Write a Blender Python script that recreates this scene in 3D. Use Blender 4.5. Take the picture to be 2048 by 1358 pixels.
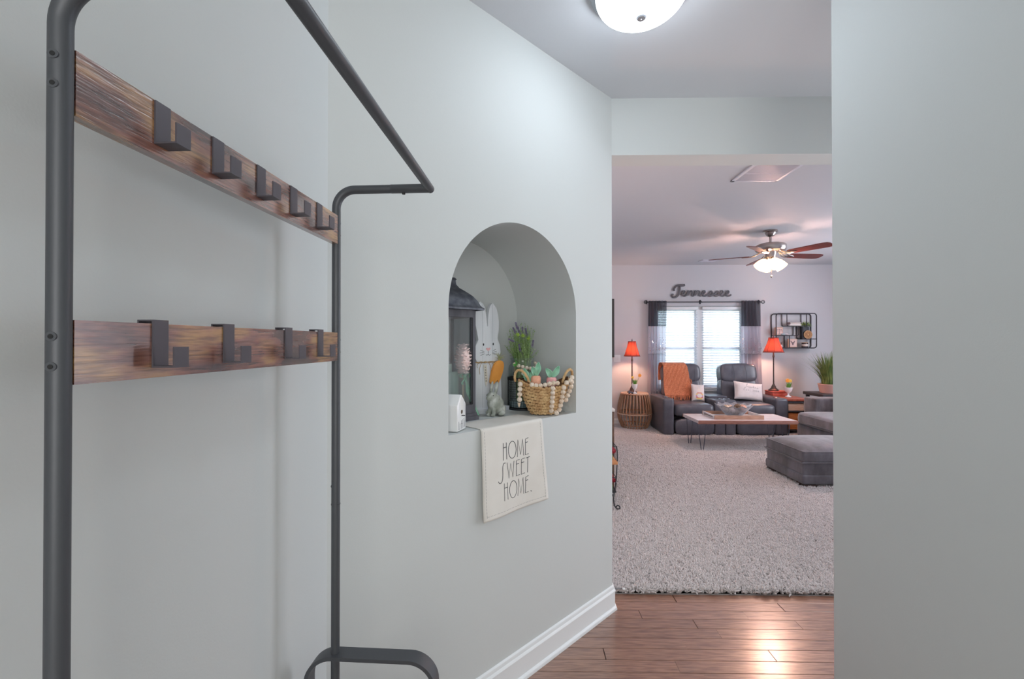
import bpy, bmesh, math, random
from math import sin, cos, pi, radians
from mathutils import Vector, Matrix
random.seed(7)
SC = bpy.context.scene
for o in list(bpy.data.objects): bpy.data.objects.remove(o)
COL = SC.collection
DBG = False
# ------------------------------------------------------------------ camera, world, lights, exposure
CZ = 1.426; FPX = 875.0; YAW = radians(1.0); PIT = radians(.35)
cd = bpy.data.cameras.new('camera'); cam = bpy.data.objects.new('camera', cd); COL.objects.link(cam)
cam.location = (0, 0, CZ); cam.rotation_euler = (radians(90) + PIT, 0, YAW)
cd.sensor_width = 36; cd.lens = FPX / 2048 * 36; cd.clip_start = .02; cd.clip_end = 200
SC.camera = cam
W_ = bpy.data.worlds.new('sky'); SC.world = W_; W_.use_nodes = True
bg = W_.node_tree.nodes['Background']; bg.inputs[0].default_value = (.80, .89, 1, 1); bg.inputs[1].default_value = 4.4
SC.view_settings.view_transform = 'Standard'; SC.view_settings.look = 'None'
SC.view_settings.exposure = 0.62; SC.view_settings.gamma = 1; SC.view_settings.use_curve_mapping = False

def light(name, kind, loc, power, color, size=.1, sizey=None, rot=(0, 0, 0), **k):
    l = bpy.data.lights.new(name, kind); l.energy = power; l.color = color
    if kind == 'AREA':
        l.size = size
        if sizey: l.shape = 'RECTANGLE'; l.size_y = sizey
    elif kind != 'SUN': l.shadow_soft_size = size
    for a, b in k.items(): setattr(l, a, b)
    o = bpy.data.objects.new(name, l); o.location = loc; o.rotation_euler = rot; COL.objects.link(o); return o
COOL = (.90, .96, 1.0)
# added fill panels: one behind the camera, one by the right living room wall
light('foyer_fill', 'AREA', (.25, -1.75, 1.5), 22, (1, .97, .93), 1.3, 2.1, (radians(90), 0, 0))  # added to brighten the hall, no door glazing built
light('living_side_fill', 'AREA', (5.9, 4.6, 1.5), 88, (.86, .89, 1), 1.7, 3.0, (radians(90), 0, radians(90)))  # added to brighten the living room, no side window built
light('opening_ceiling_area', 'AREA', (1.9, 3.3, 2.70), 8, (1, .95, .93), 1.6, 1.2, (0, 0, 0))  # area light under the ceiling past the opening, no fixture built
light('hall_lamp_beside_opening', 'POINT', (.62, 3.02, 1.65), 4, (1, .50, .30), .08)
light('hall_right_area', 'AREA', (2.25, 1.9, 1.3), 6, (.95, .97, 1), .5, 2.0, (radians(90), 0, radians(90)))  # area light at the right of the hall, no opening built behind it
wp = light('window_portal', 'AREA', (3.07, 7.66, 1.32), 1, (1, 1, 1), 1.54, 1.44, (radians(90), 0, pi)); wp.data.cycles.is_portal = True

# ------------------------------------------------------------------ geometry helpers
_fw = Vector((-sin(YAW) * cos(PIT), cos(YAW) * cos(PIT), sin(PIT))); _rt = Vector((cos(YAW), sin(YAW), 0)); _up = _rt.cross(_fw)
def at(px, py, Y):
    r = _fw * FPX + _rt * (px - 1024) + _up * (679 - py)
    return Vector((0, 0, CZ)) + r * (Y / r.y)
def onz(px, py, z):
    r = _fw * FPX + _rt * (px - 1024) + _up * (679 - py)
    return Vector((0, 0, CZ)) + r * ((z - CZ) / r.z)
CX, CY = .496, 2.36
Q = 1 / 2 ** .5
def AW(s, d, z): return Vector((CX - Q * s - Q * d, CY - Q * s + Q * d, z))   # along / into the angled wall

class M:
    def __init__(s): s.v = []; s.f = []
    def add(s, v, f):
        n = len(s.v); s.v += [tuple(p) for p in v]; s.f += [tuple(i + n for i in q) for q in f]; return s
    def box(s, x0, x1, y0, y1, z0, z1):
        return s.add([(x0, y0, z0), (x1, y0, z0), (x1, y1, z0), (x0, y1, z0), (x0, y0, z1), (x1, y0, z1), (x1, y1, z1), (x0, y1, z1)],
                     [(0, 3, 2, 1), (4, 5, 6, 7), (0, 1, 5, 4), (1, 2, 6, 5), (2, 3, 7, 6), (3, 0, 4, 7)])
    def rbox(s, x0, x1, y0, y1, z0, z1, r=.01, seg=2):
        b = bmesh.new(); bmesh.ops.create_cube(b, size=1)
        for q in b.verts: q.co = Vector(((x0 + x1) / 2 + q.co.x * (x1 - x0), (y0 + y1) / 2 + q.co.y * (y1 - y0), (z0 + z1) / 2 + q.co.z * (z1 - z0)))
        bmesh.ops.bevel(b, geom=b.edges[:], offset=r, segments=seg, profile=.6, affect='EDGES')
        b.verts.index_update(); s.add([q.co[:] for q in b.verts], [[w.index for w in f.verts] for f in b.faces]); b.free(); return s
    def puff(s, c, h, e=.45, e2=None, nu=28, nv=14, rot=None):
        e2 = e if e2 is None else e2; v = []; f = []
        pw = lambda a, p: math.copysign(abs(a) ** p, a)
        for j in range(nv + 1):
            t = -pi / 2 + pi * j / nv
            for i in range(nu):
                a = 2 * pi * i / nu
                p = Vector((h[0] * pw(cos(t), e2) * pw(cos(a), e), h[1] * pw(cos(t), e2) * pw(sin(a), e), h[2] * pw(sin(t), e2)))
                if rot: p = rot @ p
                v.append(p + Vector(c))
        for j in range(nv):
            for i in range(nu):
                k = (i + 1) % nu; f.append((j * nu + i, j * nu + k, (j + 1) * nu + k, (j + 1) * nu + i))
        return s.add(v, f)
    def ell(s, c, h, nu=12, nv=8, rot=None): return s.puff(c, h, 1, 1, nu, nv, rot)
    def tube(s, pts, r, seg=8, closed=False, flat=None):
        pts = [Vector(p) for p in pts]; n = len(pts); rr = r if isinstance(r, (list, tuple)) else [r] * n
        v = []; f = []; prev = None
        for i, p in enumerate(pts):
            a = pts[(i - 1) % n] if (closed or i) else p; b = pts[(i + 1) % n] if (closed or i < n - 1) else p
            t = (b - a).normalized() if (b - a).length > 1e-9 else Vector((0, 0, 1))
            if prev is None:
                x = t.orthogonal().normalized() if flat is None else (Vector(flat) - t * t.dot(Vector(flat))).normalized()
            else: x = (prev - t * prev.dot(t)).normalized()
            prev = x; y = t.cross(x)
            for k in range(seg):
                g = 2 * pi * k / seg; v.append(p + x * (cos(g) * rr[i]) + y * (sin(g) * rr[i]))
        m = n if closed else n - 1
        for i in range(m):
            j = (i + 1) % n
            for k in range(seg):
                l = (k + 1) % seg; f.append((i * seg + k, i * seg + l, j * seg + l, j * seg + k))
        if not closed: f.append(tuple(range(seg - 1, -1, -1))); f.append(tuple((n - 1) * seg + k for k in range(seg)))
        return s.add(v, f)
    def lathe(s, prof, c=(0, 0, 0), seg=24, ph=0, cap=True, fn=None):
        v = []; f = []; n = len(prof)
        for (r, z) in prof:
            for k in range(seg):
                g = 2 * pi * (k + ph) / seg; q = r * (fn(g, z) if fn else 1)
                v.append((c[0] + q * cos(g), c[1] + q * sin(g), c[2] + z))
        for i in range(n - 1):
            for k in range(seg):
                l = (k + 1) % seg; f.append((i * seg + k, i * seg + l, (i + 1) * seg + l, (i + 1) * seg + k))
        if cap: f.append(tuple(range(seg - 1, -1, -1))); f.append(tuple((n - 1) * seg + k for k in range(seg)))
        return s.add(v, f)
    def prism(s, poly, fn, a, b):
        n = len(poly); v = [fn(x, y, a) for x, y in poly] + [fn(x, y, b) for x, y in poly]
        return s.add(v, [tuple(range(n)), tuple(range(2 * n - 1, n - 1, -1))] + [(i, i + n, (i + 1) % n + n, (i + 1) % n) for i in range(n)])
    def grid(s, nx, ny, fn, th=None):
        v = [Vector(fn(i / nx, j / ny)) for j in range(ny + 1) for i in range(nx + 1)]; W = nx + 1
        f = [(j * W + i, j * W + i + 1, (j + 1) * W + i + 1, (j + 1) * W + i) for j in range(ny) for i in range(nx)]
        return s.add(v, f)
    def xf(s, fn): s.v = [tuple(fn(Vector(p))) for p in s.v]; return s

ORG = {}
def part(name, m, mat, parent=None, smooth=True, label=None, kind=None, thick=0, ang=38, remesh=None):
    o0 = ORG.get(parent.name, Vector()) if parent else Vector()
    me = bpy.data.meshes.new(name)
    me.from_pydata([(p[0] - o0[0], p[1] - o0[1], p[2] - o0[2]) for p in m.v], [], m.f)
    me.validate()
    b = bmesh.new(); b.from_mesh(me); bmesh.ops.recalc_face_normals(b, faces=b.faces[:]); b.to_mesh(me); b.free()
    if smooth: me.shade_smooth(); me.set_sharp_from_angle(angle=radians(ang))
    o = bpy.data.objects.new(name, me); COL.objects.link(o)
    if mat: me.materials.append(mat)
    if parent: o.parent = parent; ORG[o.name] = ORG.get(parent.name, Vector())
    if thick:
        md = o.modifiers.new('thick', 'SOLIDIFY'); md.thickness = thick; md.offset = 0
    if remesh:
        md = o.modifiers.new('r', 'REMESH'); md.mode = 'VOXEL'; md.voxel_size = remesh; md.use_smooth_shade = True
        md = o.modifiers.new('s', 'SMOOTH'); md.iterations = 6; md.factor = .6
    if label: o['label'] = label
    if kind: o['kind'] = kind
    return o
def thing(name, label, cat, loc=(0, 0, 0), rz=0, group=None, world=True):
    """an Empty at the thing's base. world=True: its parts are given in world coordinates (no rotation)"""
    o = bpy.data.objects.new(name, None); COL.objects.link(o); o.location = loc; o.rotation_euler = (0, 0, rz)
    o.empty_display_size = .05; o['label'] = label; o['category'] = cat
    if group: o['group'] = group
    ORG[o.name] = Vector(loc) if world else Vector()
    return o
def solo(name, m, mat, label, cat, group=None, loc=None, **k):
    o = part(name, m, mat, None, **k); o['label'] = label; o['category'] = cat
    if group: o['group'] = group
    if loc is not None:
        for q in o.data.vertices: q.co -= Vector(loc)
        o.location = loc
    return o
def struct(name, m, mat, smooth=False, parent=None, **k):
    o = part(name, m, mat, parent, smooth=smooth, **k)
    if not parent: o['kind'] = 'structure'
    return o
def dup(root, loc, rz=None, label=None, group=None):
    c = root.copy(); COL.objects.link(c); c.location = loc
    if rz is not None: c.rotation_euler = (0, 0, rz)
    if label: c['label'] = label
    if group: c['group'] = group
    for ch in list(root.children):
        d = ch.copy(); COL.objects.link(d); d.parent = c
        for g in ch.children:
            e = g.copy(); COL.objects.link(e); e.parent = d
    return c

# ------------------------------------------------------------------ materials
def lin(c): return tuple((x / 255 / 12.92 if x / 255 <= .04045 else ((x / 255 + .055) / 1.055) ** 2.4) for x in c) + (1,)
MATS = {}
def mat(name, c, rough=.5, metal=0, c2=None, scale=20, stretch=(1, 1, 1), bump=0, bscale=None, emit=None, es=0, spec=.5, trans=0, alpha=1,
        sheen=0, coat=0, coords='Object', wave=None, rnd=0, detail=4, contrast=(.35, .65), bdist=.002):
    if name in MATS: return MATS[name]
    m = bpy.data.materials.new(name); m.use_nodes = True; n = m.node_tree.nodes; L = m.node_tree.links; p = n['Principled BSDF']
    p.inputs['Base Color'].default_value = lin(c); p.inputs['Roughness'].default_value = rough; p.inputs['Metallic'].default_value = metal
    p.inputs['Specular IOR Level'].default_value = spec; p.inputs['Transmission Weight'].default_value = trans; p.inputs['Alpha'].default_value = alpha
    p.inputs['Sheen Weight'].default_value = sheen; p.inputs['Coat Weight'].default_value = coat
    if emit: p.inputs['Emission Color'].default_value = lin(emit); p.inputs['Emission Strength'].default_value = es
    if c2 or bump:
        tc = n.new('ShaderNodeTexCoord'); mp = n.new('ShaderNodeMapping'); mp.inputs['Scale'].default_value = stretch
        L.new(tc.outputs[coords], mp.inputs[0]); vec = mp.outputs[0]
        if rnd:
            oi = n.new('ShaderNodeObjectInfo'); va = n.new('ShaderNodeVectorMath'); va.operation = 'ADD'
            ml = n.new('ShaderNodeMath'); ml.operation = 'MULTIPLY'; ml.inputs[1].default_value = 37
            L.new(oi.outputs['Random'], ml.inputs[0]); L.new(mp.outputs[0], va.inputs[0]); L.new(ml.outputs[0], va.inputs[1]); vec = va.outputs[0]
        if wave:
            t = n.new('ShaderNodeTexWave'); t.inputs['Scale'].default_value = scale; t.bands_direction = wave
            t.inputs['Distortion'].default_value = 7; t.inputs['Detail'].default_value = 3; t.inputs['Detail Scale'].default_value = 1.5; fac = t.outputs['Fac']
        else:
            t = n.new('ShaderNodeTexNoise'); t.inputs['Scale'].default_value = scale; t.inputs['Detail'].default_value = detail; fac = t.outputs['Fac']
        L.new(vec, t.inputs['Vector'])
        if c2:
            r = n.new('ShaderNodeValToRGB'); r.color_ramp.elements[0].color = lin(c); r.color_ramp.elements[1].color = lin(c2)
            r.color_ramp.elements[0].position, r.color_ramp.elements[1].position = contrast
            L.new(fac, r.inputs[0]); out = r.outputs[0]
            if rnd:
                hs = n.new('ShaderNodeHueSaturation'); mr = n.new('ShaderNodeMapRange')
                mr.inputs[3].default_value = 1 - rnd; mr.inputs[4].default_value = 1 + rnd
                L.new(oi.outputs['Random'], mr.inputs[0]); L.new(mr.outputs[0], hs.inputs['Value']); L.new(out, hs.inputs['Color']); out = hs.outputs[0]
            L.new(out, p.inputs['Base Color'])
        if bump:
            bt = n.new('ShaderNodeTexNoise'); bt.inputs['Scale'].default_value = bscale or scale; bt.inputs['Detail'].default_value = 3; L.new(vec, bt.inputs['Vector'])
            bn = n.new('ShaderNodeBump'); bn.inputs['Strength'].default_value = bump; bn.inputs['Distance'].default_value = bdist
            L.new((bt if bscale or not wave else t).outputs['Fac'], bn.inputs['Height']); L.new(bn.outputs[0], p.inputs['Normal'])
    MATS[name] = m; return m
def thin_glass(name, tint=(1, 1, 1, 1), f=.08, rough=.02):
    m = bpy.data.materials.new(name); m.use_nodes = True; n = m.node_tree.nodes; L = m.node_tree.links; n.clear()
    o = n.new('ShaderNodeOutputMaterial'); a = n.new('ShaderNodeBsdfTransparent'); b = n.new('ShaderNodeBsdfGlossy'); x = n.new('ShaderNodeMixShader')
    a.inputs[0].default_value = tint; b.inputs['Roughness'].default_value = rough
    lw = n.new('ShaderNodeLayerWeight'); lw.inputs[0].default_value = .35; mm = n.new('ShaderNodeMath'); mm.operation = 'MULTIPLY_ADD'
    mm.inputs[1].default_value = .5; mm.inputs[2].default_value = f; mm.use_clamp = True
    L.new(lw.outputs['Facing'], mm.inputs[0]); L.new(mm.outputs[0], x.inputs[0]); L.new(a.outputs[0], x.inputs[1]); L.new(b.outputs[0], x.inputs[2]); L.new(x.outputs[0], o.inputs[0]); return m
def sheer(name, c, op, rough=.6, translucent=.5, spark=0):
    m = bpy.data.materials.new(name); m.use_nodes = True; n = m.node_tree.nodes; L = m.node_tree.links; n.clear()
    o = n.new('ShaderNodeOutputMaterial'); a = n.new('ShaderNodeBsdfTransparent'); d = n.new('ShaderNodeBsdfDiffuse'); t = n.new('ShaderNodeBsdfTranslucent')
    x = n.new('ShaderNodeMixShader'); y = n.new('ShaderNodeMixShader'); d.inputs[0].default_value = lin(c); t.inputs[0].default_value = lin(c)
    x.inputs[0].default_value = translucent; y.inputs[0].default_value = op
    L.new(d.outputs[0], x.inputs[1]); L.new(t.outputs[0], x.inputs[2]); L.new(a.outputs[0], y.inputs[1]); L.new(x.outputs[0], y.inputs[2]); L.new(y.outputs[0], o.inputs[0]); return m

PAINT = mat('sage_wall_paint', (206, 211, 211), .62, bump=.25, bscale=260, bdist=.0006, spec=.3)
PAINTL = mat('living_room_wall_paint', (204, 204, 208), .7, bump=.2, bscale=200, bdist=.0006, spec=.3)
CEIL = mat('ceiling_paint', (208, 211, 216), .8, bump=.2, bscale=120, bdist=.001, spec=.2)
TRIM = mat('white_trim_paint', (232, 236, 238), .35)
FLOORW = mat('stained_oak_plank', (114, 76, 60), .34, c2=(162, 120, 98), scale=9, stretch=(1.2, 14, 1), bump=.35, rnd=.12, coat=1, bdist=.0010, contrast=(.3, .7))
FLOORW.node_tree.nodes['Principled BSDF'].inputs['Coat Roughness'].default_value = .22; FLOORW.node_tree.nodes['Principled BSDF'].inputs['Coat IOR'].default_value = 1.9
SUB = mat('floor_joint_shadow', (60, 38, 30), .7)
CARPB = mat('carpet_backing', (150, 144, 142), .95)
CARP = mat('carpet_yarn', (216, 212, 212), .95, c2=(186, 180, 180), scale=9, rnd=0, spec=.1, sheen=.3)
METAL = mat('dark_powder_coated_steel', (80, 83, 88), .45, metal=.3, bump=.15, bscale=900, bdist=.0003)
HOOKM = mat('hook_steel', (88, 85, 92), .5, metal=.3, bump=.12, bscale=900, bdist=.0003)
BLACK = mat('black_plastic', (22, 22, 24), .4)
RUST = None
def rustic():
    m = bpy.data.materials.new('rustic_brown_board'); m.use_nodes = True; n = m.node_tree.nodes; L = m.node_tree.links; p = n['Principled BSDF']
    tc = n.new('ShaderNodeTexCoord'); mp = n.new('ShaderNodeMapping'); mp.inputs['Scale'].default_value = (1, .05, 1); L.new(tc.outputs['Object'], mp.inputs[0])
    g = n.new('ShaderNodeTexNoise'); g.inputs['Scale'].default_value = 260; g.inputs['Detail'].default_value = 3; L.new(mp.outputs[0], g.inputs['Vector'])
    mp2 = n.new('ShaderNodeMapping'); mp2.inputs['Scale'].default_value = (1, .35, 1); L.new(tc.outputs['Object'], mp2.inputs[0])
    b = n.new('ShaderNodeTexNoise'); b.inputs['Scale'].default_value = 22; b.inputs['Detail'].default_value = 3; L.new(mp2.outputs[0], b.inputs['Vector'])
    r1 = n.new('ShaderNodeValToRGB'); e = r1.color_ramp.elements
    e[0].position = .33; e[0].color = lin((74, 58, 58)); e[1].position = .66; e[1].color = lin((178, 134, 84))
    q = e.new(.5); q.color = lin((132, 86, 72))
    L.new(b.outputs['Fac'], r1.inputs[0])
    r2 = n.new('ShaderNodeValToRGB'); r2.color_ramp.elements[0].position = .40; r2.color_ramp.elements[0].color = (.42, .40, .40, 1); r2.color_ramp.elements[1].position = .55; r2.color_ramp.elements[1].color = (1.05, 1.05, 1.05, 1)
    L.new(g.outputs['Fac'], r2.inputs[0])
    mx = n.new('ShaderNodeMix'); mx.data_type = 'RGBA'; mx.blend_type = 'MULTIPLY'; mx.inputs[0].default_value = .75
    L.new(r1.outputs[0], mx.inputs[6]); L.new(r2.outputs[0], mx.inputs[7]); L.new(mx.outputs[2], p.inputs['Base Color'])
    bn = n.new('ShaderNodeBump'); bn.inputs['Strength'].default_value = .7; bn.inputs['Distance'].default_value = .0008; L.new(g.outputs['Fac'], bn.inputs['Height']); L.new(bn.outputs[0], p.inputs['Normal'])
    p.inputs['Roughness'].default_value = .24; p.inputs['Specular IOR Level'].default_value = 1.0; p.inputs['Coat Weight'].default_value = .9; p.inputs['Coat Roughness'].default_value = .25; return m
RUST = rustic()

# ------------------------------------------------------------------ the setting
H = 2.74; LZ = .028; FY = 7.5     # ceiling height, carpet top, far wall
SIL = 1.083; NS0, NS1, NSP, NR, ND = .313, 1.071, 1.553, .379, .41
def build_walls():
    m = M().box(-.70, -.572, -2.0, 1.40, 0, H); struct('wall_left', m, PAINT)
    # angled wall with the arched niche
    m = M(); LEN = 1.513
    def quad(a, b, c, d): m.add([a, b, c, d], [(0, 1, 2, 3)])
    def fr(s0, s1, za, zb, zc, zd): quad(AW(s0, 0, za), AW(s1, 0, zb), AW(s1, 0, zc), AW(s0, 0, zd))
    fr(0, NS0, 0, 0, H, H); fr(NS1, LEN, 0, 0, H, H)
    N = 128; arc = [(.692 - NR * cos(pi * i / N), NSP + NR * sin(pi * i / N)) for i in range(N + 1)]
    for i in range(N):
        (s0, z0), (s1, z1) = arc[i], arc[i + 1]
        fr(s0, s1, 0, 0, SIL, SIL); fr(s0, s1, z0, z1, H, H)
        quad(AW(s0, 0, z0), AW(s1, 0, z1), AW(s1, ND, z1), AW(s0, ND, z0))
        quad(AW(s0, 0, SIL), AW(s1, 0, SIL), AW(s1, ND, SIL), AW(s0, ND, SIL))
        quad(AW(s0, ND, SIL), AW(s1, ND, SIL), AW(s1, ND, z1), AW(s0, ND, z0))
    for s in (NS0, NS1): quad(AW(s, 0, SIL), AW(s, ND, SIL), AW(s, ND, NSP), AW(s, 0, NSP))
    struct('wall_niche', m, PAINT, smooth=False)
    struct('wall_header', M().box(.496, 2.4, 2.36, 2.51, 2.433, H), PAINT)
    struct('wall_jamb', M().box(.35, .4965, 2.362, 2.51, 0, H), PAINT)
    struct('wall_living_left', M().box(.35, .49, 2.51, 7.62, 0, H), PAINTL)
    m = M(); x0, x1, z0, z1 = 2.30, 3.84, .62, 2.04
    m.box(.3, x0, FY, FY + .13, 0, H).box(x1, 6.4, FY, FY + .13, 0, H).box(x0, x1, FY, FY + .13, 0, z0).box(x0, x1, FY, FY + .13, z1, H)
    struct('wall_far', m, PAINTL)
    struct('wall_living_right', M().box(6.2, 6.35, 1.5, 7.62, 0, H), PAINTL)
    struct('wall_right', M().rbox(1.055, 1.20, -2.0, 1.50, -.02, H + .02, .012, 3), PAINT, smooth=True)
    struct('wall_return', M().box(1.20, 2.5, 1.34, 1.46, 0, H), PAINT)
    struct('wall_kitchen', M().box(2.4, 2.5, 1.46, 2.51, 0, H), PAINT)
    struct('wall_living_near', M().box(2.5, 6.2, 2.36, 2.51, 0, H), PAINTL)
    struct('wall_rear', M().box(-.70, 1.2, -2.12, -2.0, 0, H), PAINT)
    struct('ceiling', M().box(-.9, 6.4, -2.12, 7.7, H, H + .12), CEIL)
    # baseboards
    def prof(path, name, mt=TRIM):
        # path: list of ((x,y),(nx,ny)) ; profile swept
        P = [(0, .0), (.024, 0), (.0245, .006), (.022, .013), (.017, .018), (.0135, .020), (.0135, .092), (.0165, .095), (.0165, .099), (.0135, .104), (.0095, .108), (.009, .116), (.0075, .121), (.003, .125), (0, .126)]
        m = M(); n = len(P)
        for (x, y), (nx, ny) in path: m.add([(x + nx * d, y + ny * d, z) for d, z in P], [])
        for i in range(len(path) - 1):
            for k in range(n - 1): m.f.append((i * n + k, i * n + k + 1, (i + 1) * n + k + 1, (i + 1) * n + k))
        m.f.append(tuple(range(n))); m.f.append(tuple((len(path) - 1) * n + k for k in range(n)))
        return struct(name, m, mt, smooth=True, ang=25)
    a, c = AW(1.513, 0, 0), AW(0, 0, 0)
    prof([((a.x, a.y), (Q, -Q)), ((c.x, c.y), (1, -.414)), ((c.x, 2.51), (1, 0))], 'baseboard_niche')
    prof([((-.572, -2), (1, 0)), ((-.572, 1.292), (1, .414))], 'baseboard_left')
    prof([((.49, 7.5), (0, -1)), ((6.2, 7.5), (0, -1))], 'baseboard_far')
build_walls()

# hall floor: every oak plank on its own
def build_floor():
    base = struct('floor', M().box(-.9, 2.5, -2.1, 2.53, -.05, -.012), SUB)
    meshes = {}
    def plank(x0, x1, y0, y1):
        L = round(x1 - x0, 2); w = y1 - y0
        if L not in meshes:
            m = M(); g = .0009; h = .0012
            m.add([(g, g, -.012), (L - g, g, -.012), (L - g, w - g, -.012), (g, w - g, -.012),
                   (g, g, -h), (L - g, g, -h), (L - g, w - g, -h), (g, w - g, -h),
                   (g + h, g + h, 0), (L - g - h, g + h, 0), (L - g - h, w - g - h, 0), (g + h, w - g - h, 0)],
                  [(0, 3, 2, 1), (8, 9, 10, 11)] + [(i, (i + 1) % 4, 4 + (i + 1) % 4, 4 + i) for i in range(4)] + [(4 + i, 4 + (i + 1) % 4, 8 + (i + 1) % 4, 8 + i) for i in range(4)])
            o = part('plank', m, FLOORW, base, smooth=False); meshes[L] = o.data
        else:
            o = bpy.data.objects.new('plank', meshes[L]); COL.objects.link(o); o.parent = base
        o.location = (x0, y0, 0)
    joints = {0: [(1345, 1190)], 2: [(1278, 1222), (1484, 1222)], 3: [(1386, 1240), (1588, 1240)], 4: [(1432, 1260)], 5: [(1364, 1280)], 6: [(1208, 1302)], 7: [(1351, 1326)], 8: [(1406, 1350)]}
    rr = random.Random(3); y1 = 2.4975; k = 0; w = .0737
    while y1 > -1.0:
        y0 = y1 - w; xl = -.57 if y0 < 1.3 else min(y0 - CY + CX - .02, .49); xr = 1.05 if y0 < 1.5 else 2.4
        js = sorted(onz(px, py, 0).x for px, py in joints.get(k, []))
        xs = [xl]
        if js:
            x = js[0]
            while x - rr.uniform(.6, .95) > xl + .2: x -= .8; js.insert(0, x)
            xs += [j for j in js if j > xl + .1]
        x = xs[-1] + (rr.uniform(.3, 1.0) if len(xs) == 1 else rr.uniform(.7, 1.1))
        while x < xr - .15: xs.append(x); x += rr.choice([.55, .8, .95, 1.15])
        xs.append(xr)
        for a, b in zip(xs[:-1], xs[1:]): plank(a, b, y0, y1)
        y1 = y0; k += 1
build_floor()
def build_carpet():
    base = struct('floor_carpet', M().box(.497, 2.4, 2.4985, 2.54, -.05, .004).box(.49, 6.2, 2.53, 7.5, -.05, .004), CARPB)
    # a tuft of twisted yarn, scattered with geometry nodes
    tm = M()
    for (a, b, ln) in ((0, 0, 1), (2.1, .35, .9), (4.2, .5, .85)):
        pts = []
        for i in range(4):
            t = i / 3; pts.append((.0015 * cos(a) + t * t * .010 * b * cos(a) * 2 + .0015 * sin(5 * t), .0015 * sin(a) + t * t * .010 * b * sin(a) * 2, .024 * t * ln))
        tm.tube(pts, [.0018, .0030, .0032, .0020], 4)
    proto = bpy.data.meshes.new('carpet_tuft'); proto.from_pydata(tm.v, [], tm.f); proto.materials.append(CARP); proto.shade_smooth()
    po = bpy.data.objects.new('carpet_tuft_source', proto)
    def field(name, poly, dens, sc, seed):
        m = M(); m.add([(x, y, .004) for x, y in poly], [tuple(range(len(poly)))])
        o = part('carpet_pile', m, CARP, base, smooth=False, kind='stuff')
        ng = bpy.data.node_groups.new(name, 'GeometryNodeTree'); ng.interface.new_socket('Geometry', in_out='INPUT', socket_type='NodeSocketGeometry'); ng.interface.new_socket('Geometry', in_out='OUTPUT', socket_type='NodeSocketGeometry')
        n = ng.nodes; L = ng.links; gi = n.new('NodeGroupInput'); go = n.new('NodeGroupOutput')
        d = n.new('GeometryNodeDistributePointsOnFaces'); d.inputs['Density'].default_value = dens; d.inputs['Seed'].default_value = seed
        oi = n.new('GeometryNodeObjectInfo'); oi.inputs['Object'].default_value = po; oi.inputs['As Instance'].default_value = True
        ip = n.new('GeometryNodeInstanceOnPoints'); rv = n.new('FunctionNodeRandomValue'); rv.data_type = 'FLOAT_VECTOR'
        rv.inputs[0].default_value = (-.75, -.75, 0); rv.inputs[1].default_value = (.75, .75, 6.28)
        rs = n.new('FunctionNodeRandomValue'); rs.data_type = 'FLOAT'; rs.inputs[2].default_value = sc * .75; rs.inputs[3].default_value = sc * 1.25; rs.inputs['Seed'].default_value = 5
        jn = n.new('GeometryNodeJoinGeometry')
        L.new(gi.outputs[0], d.inputs['Mesh']); L.new(d.outputs['Points'], ip.inputs['Points']); L.new(oi.outputs['Geometry'], ip.inputs['Instance'])
        L.new(rv.outputs[0], ip.inputs['Rotation']); L.new(rs.outputs[1], ip.inputs['Scale']); L.new(ip.outputs[0], jn.inputs[0]); L.new(gi.outputs[0], jn.inputs[0]); L.new(jn.outputs[0], go.inputs[0])
        md = o.modifiers.new('pile', 'NODES'); md.node_group = ng
    field('pile_near', [(.503, 2.502), (2.395, 2.502), (2.6, 2.53), (3.6, 4.2), (.495, 4.2)], 11500, 1.45, 1)
    field('pile_far', [(.495, 4.2), (4.2, 4.2), (4.6, 7.49), (.495, 7.49)], 6500, 1.6, 2)
    field('pile_right', [(2.6, 2.535), (6.19, 2.535), (6.19, 7.49), (4.6, 7.49), (4.2, 4.2), (3.6, 4.2)], 900, 1.6, 3)
build_carpet()

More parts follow.
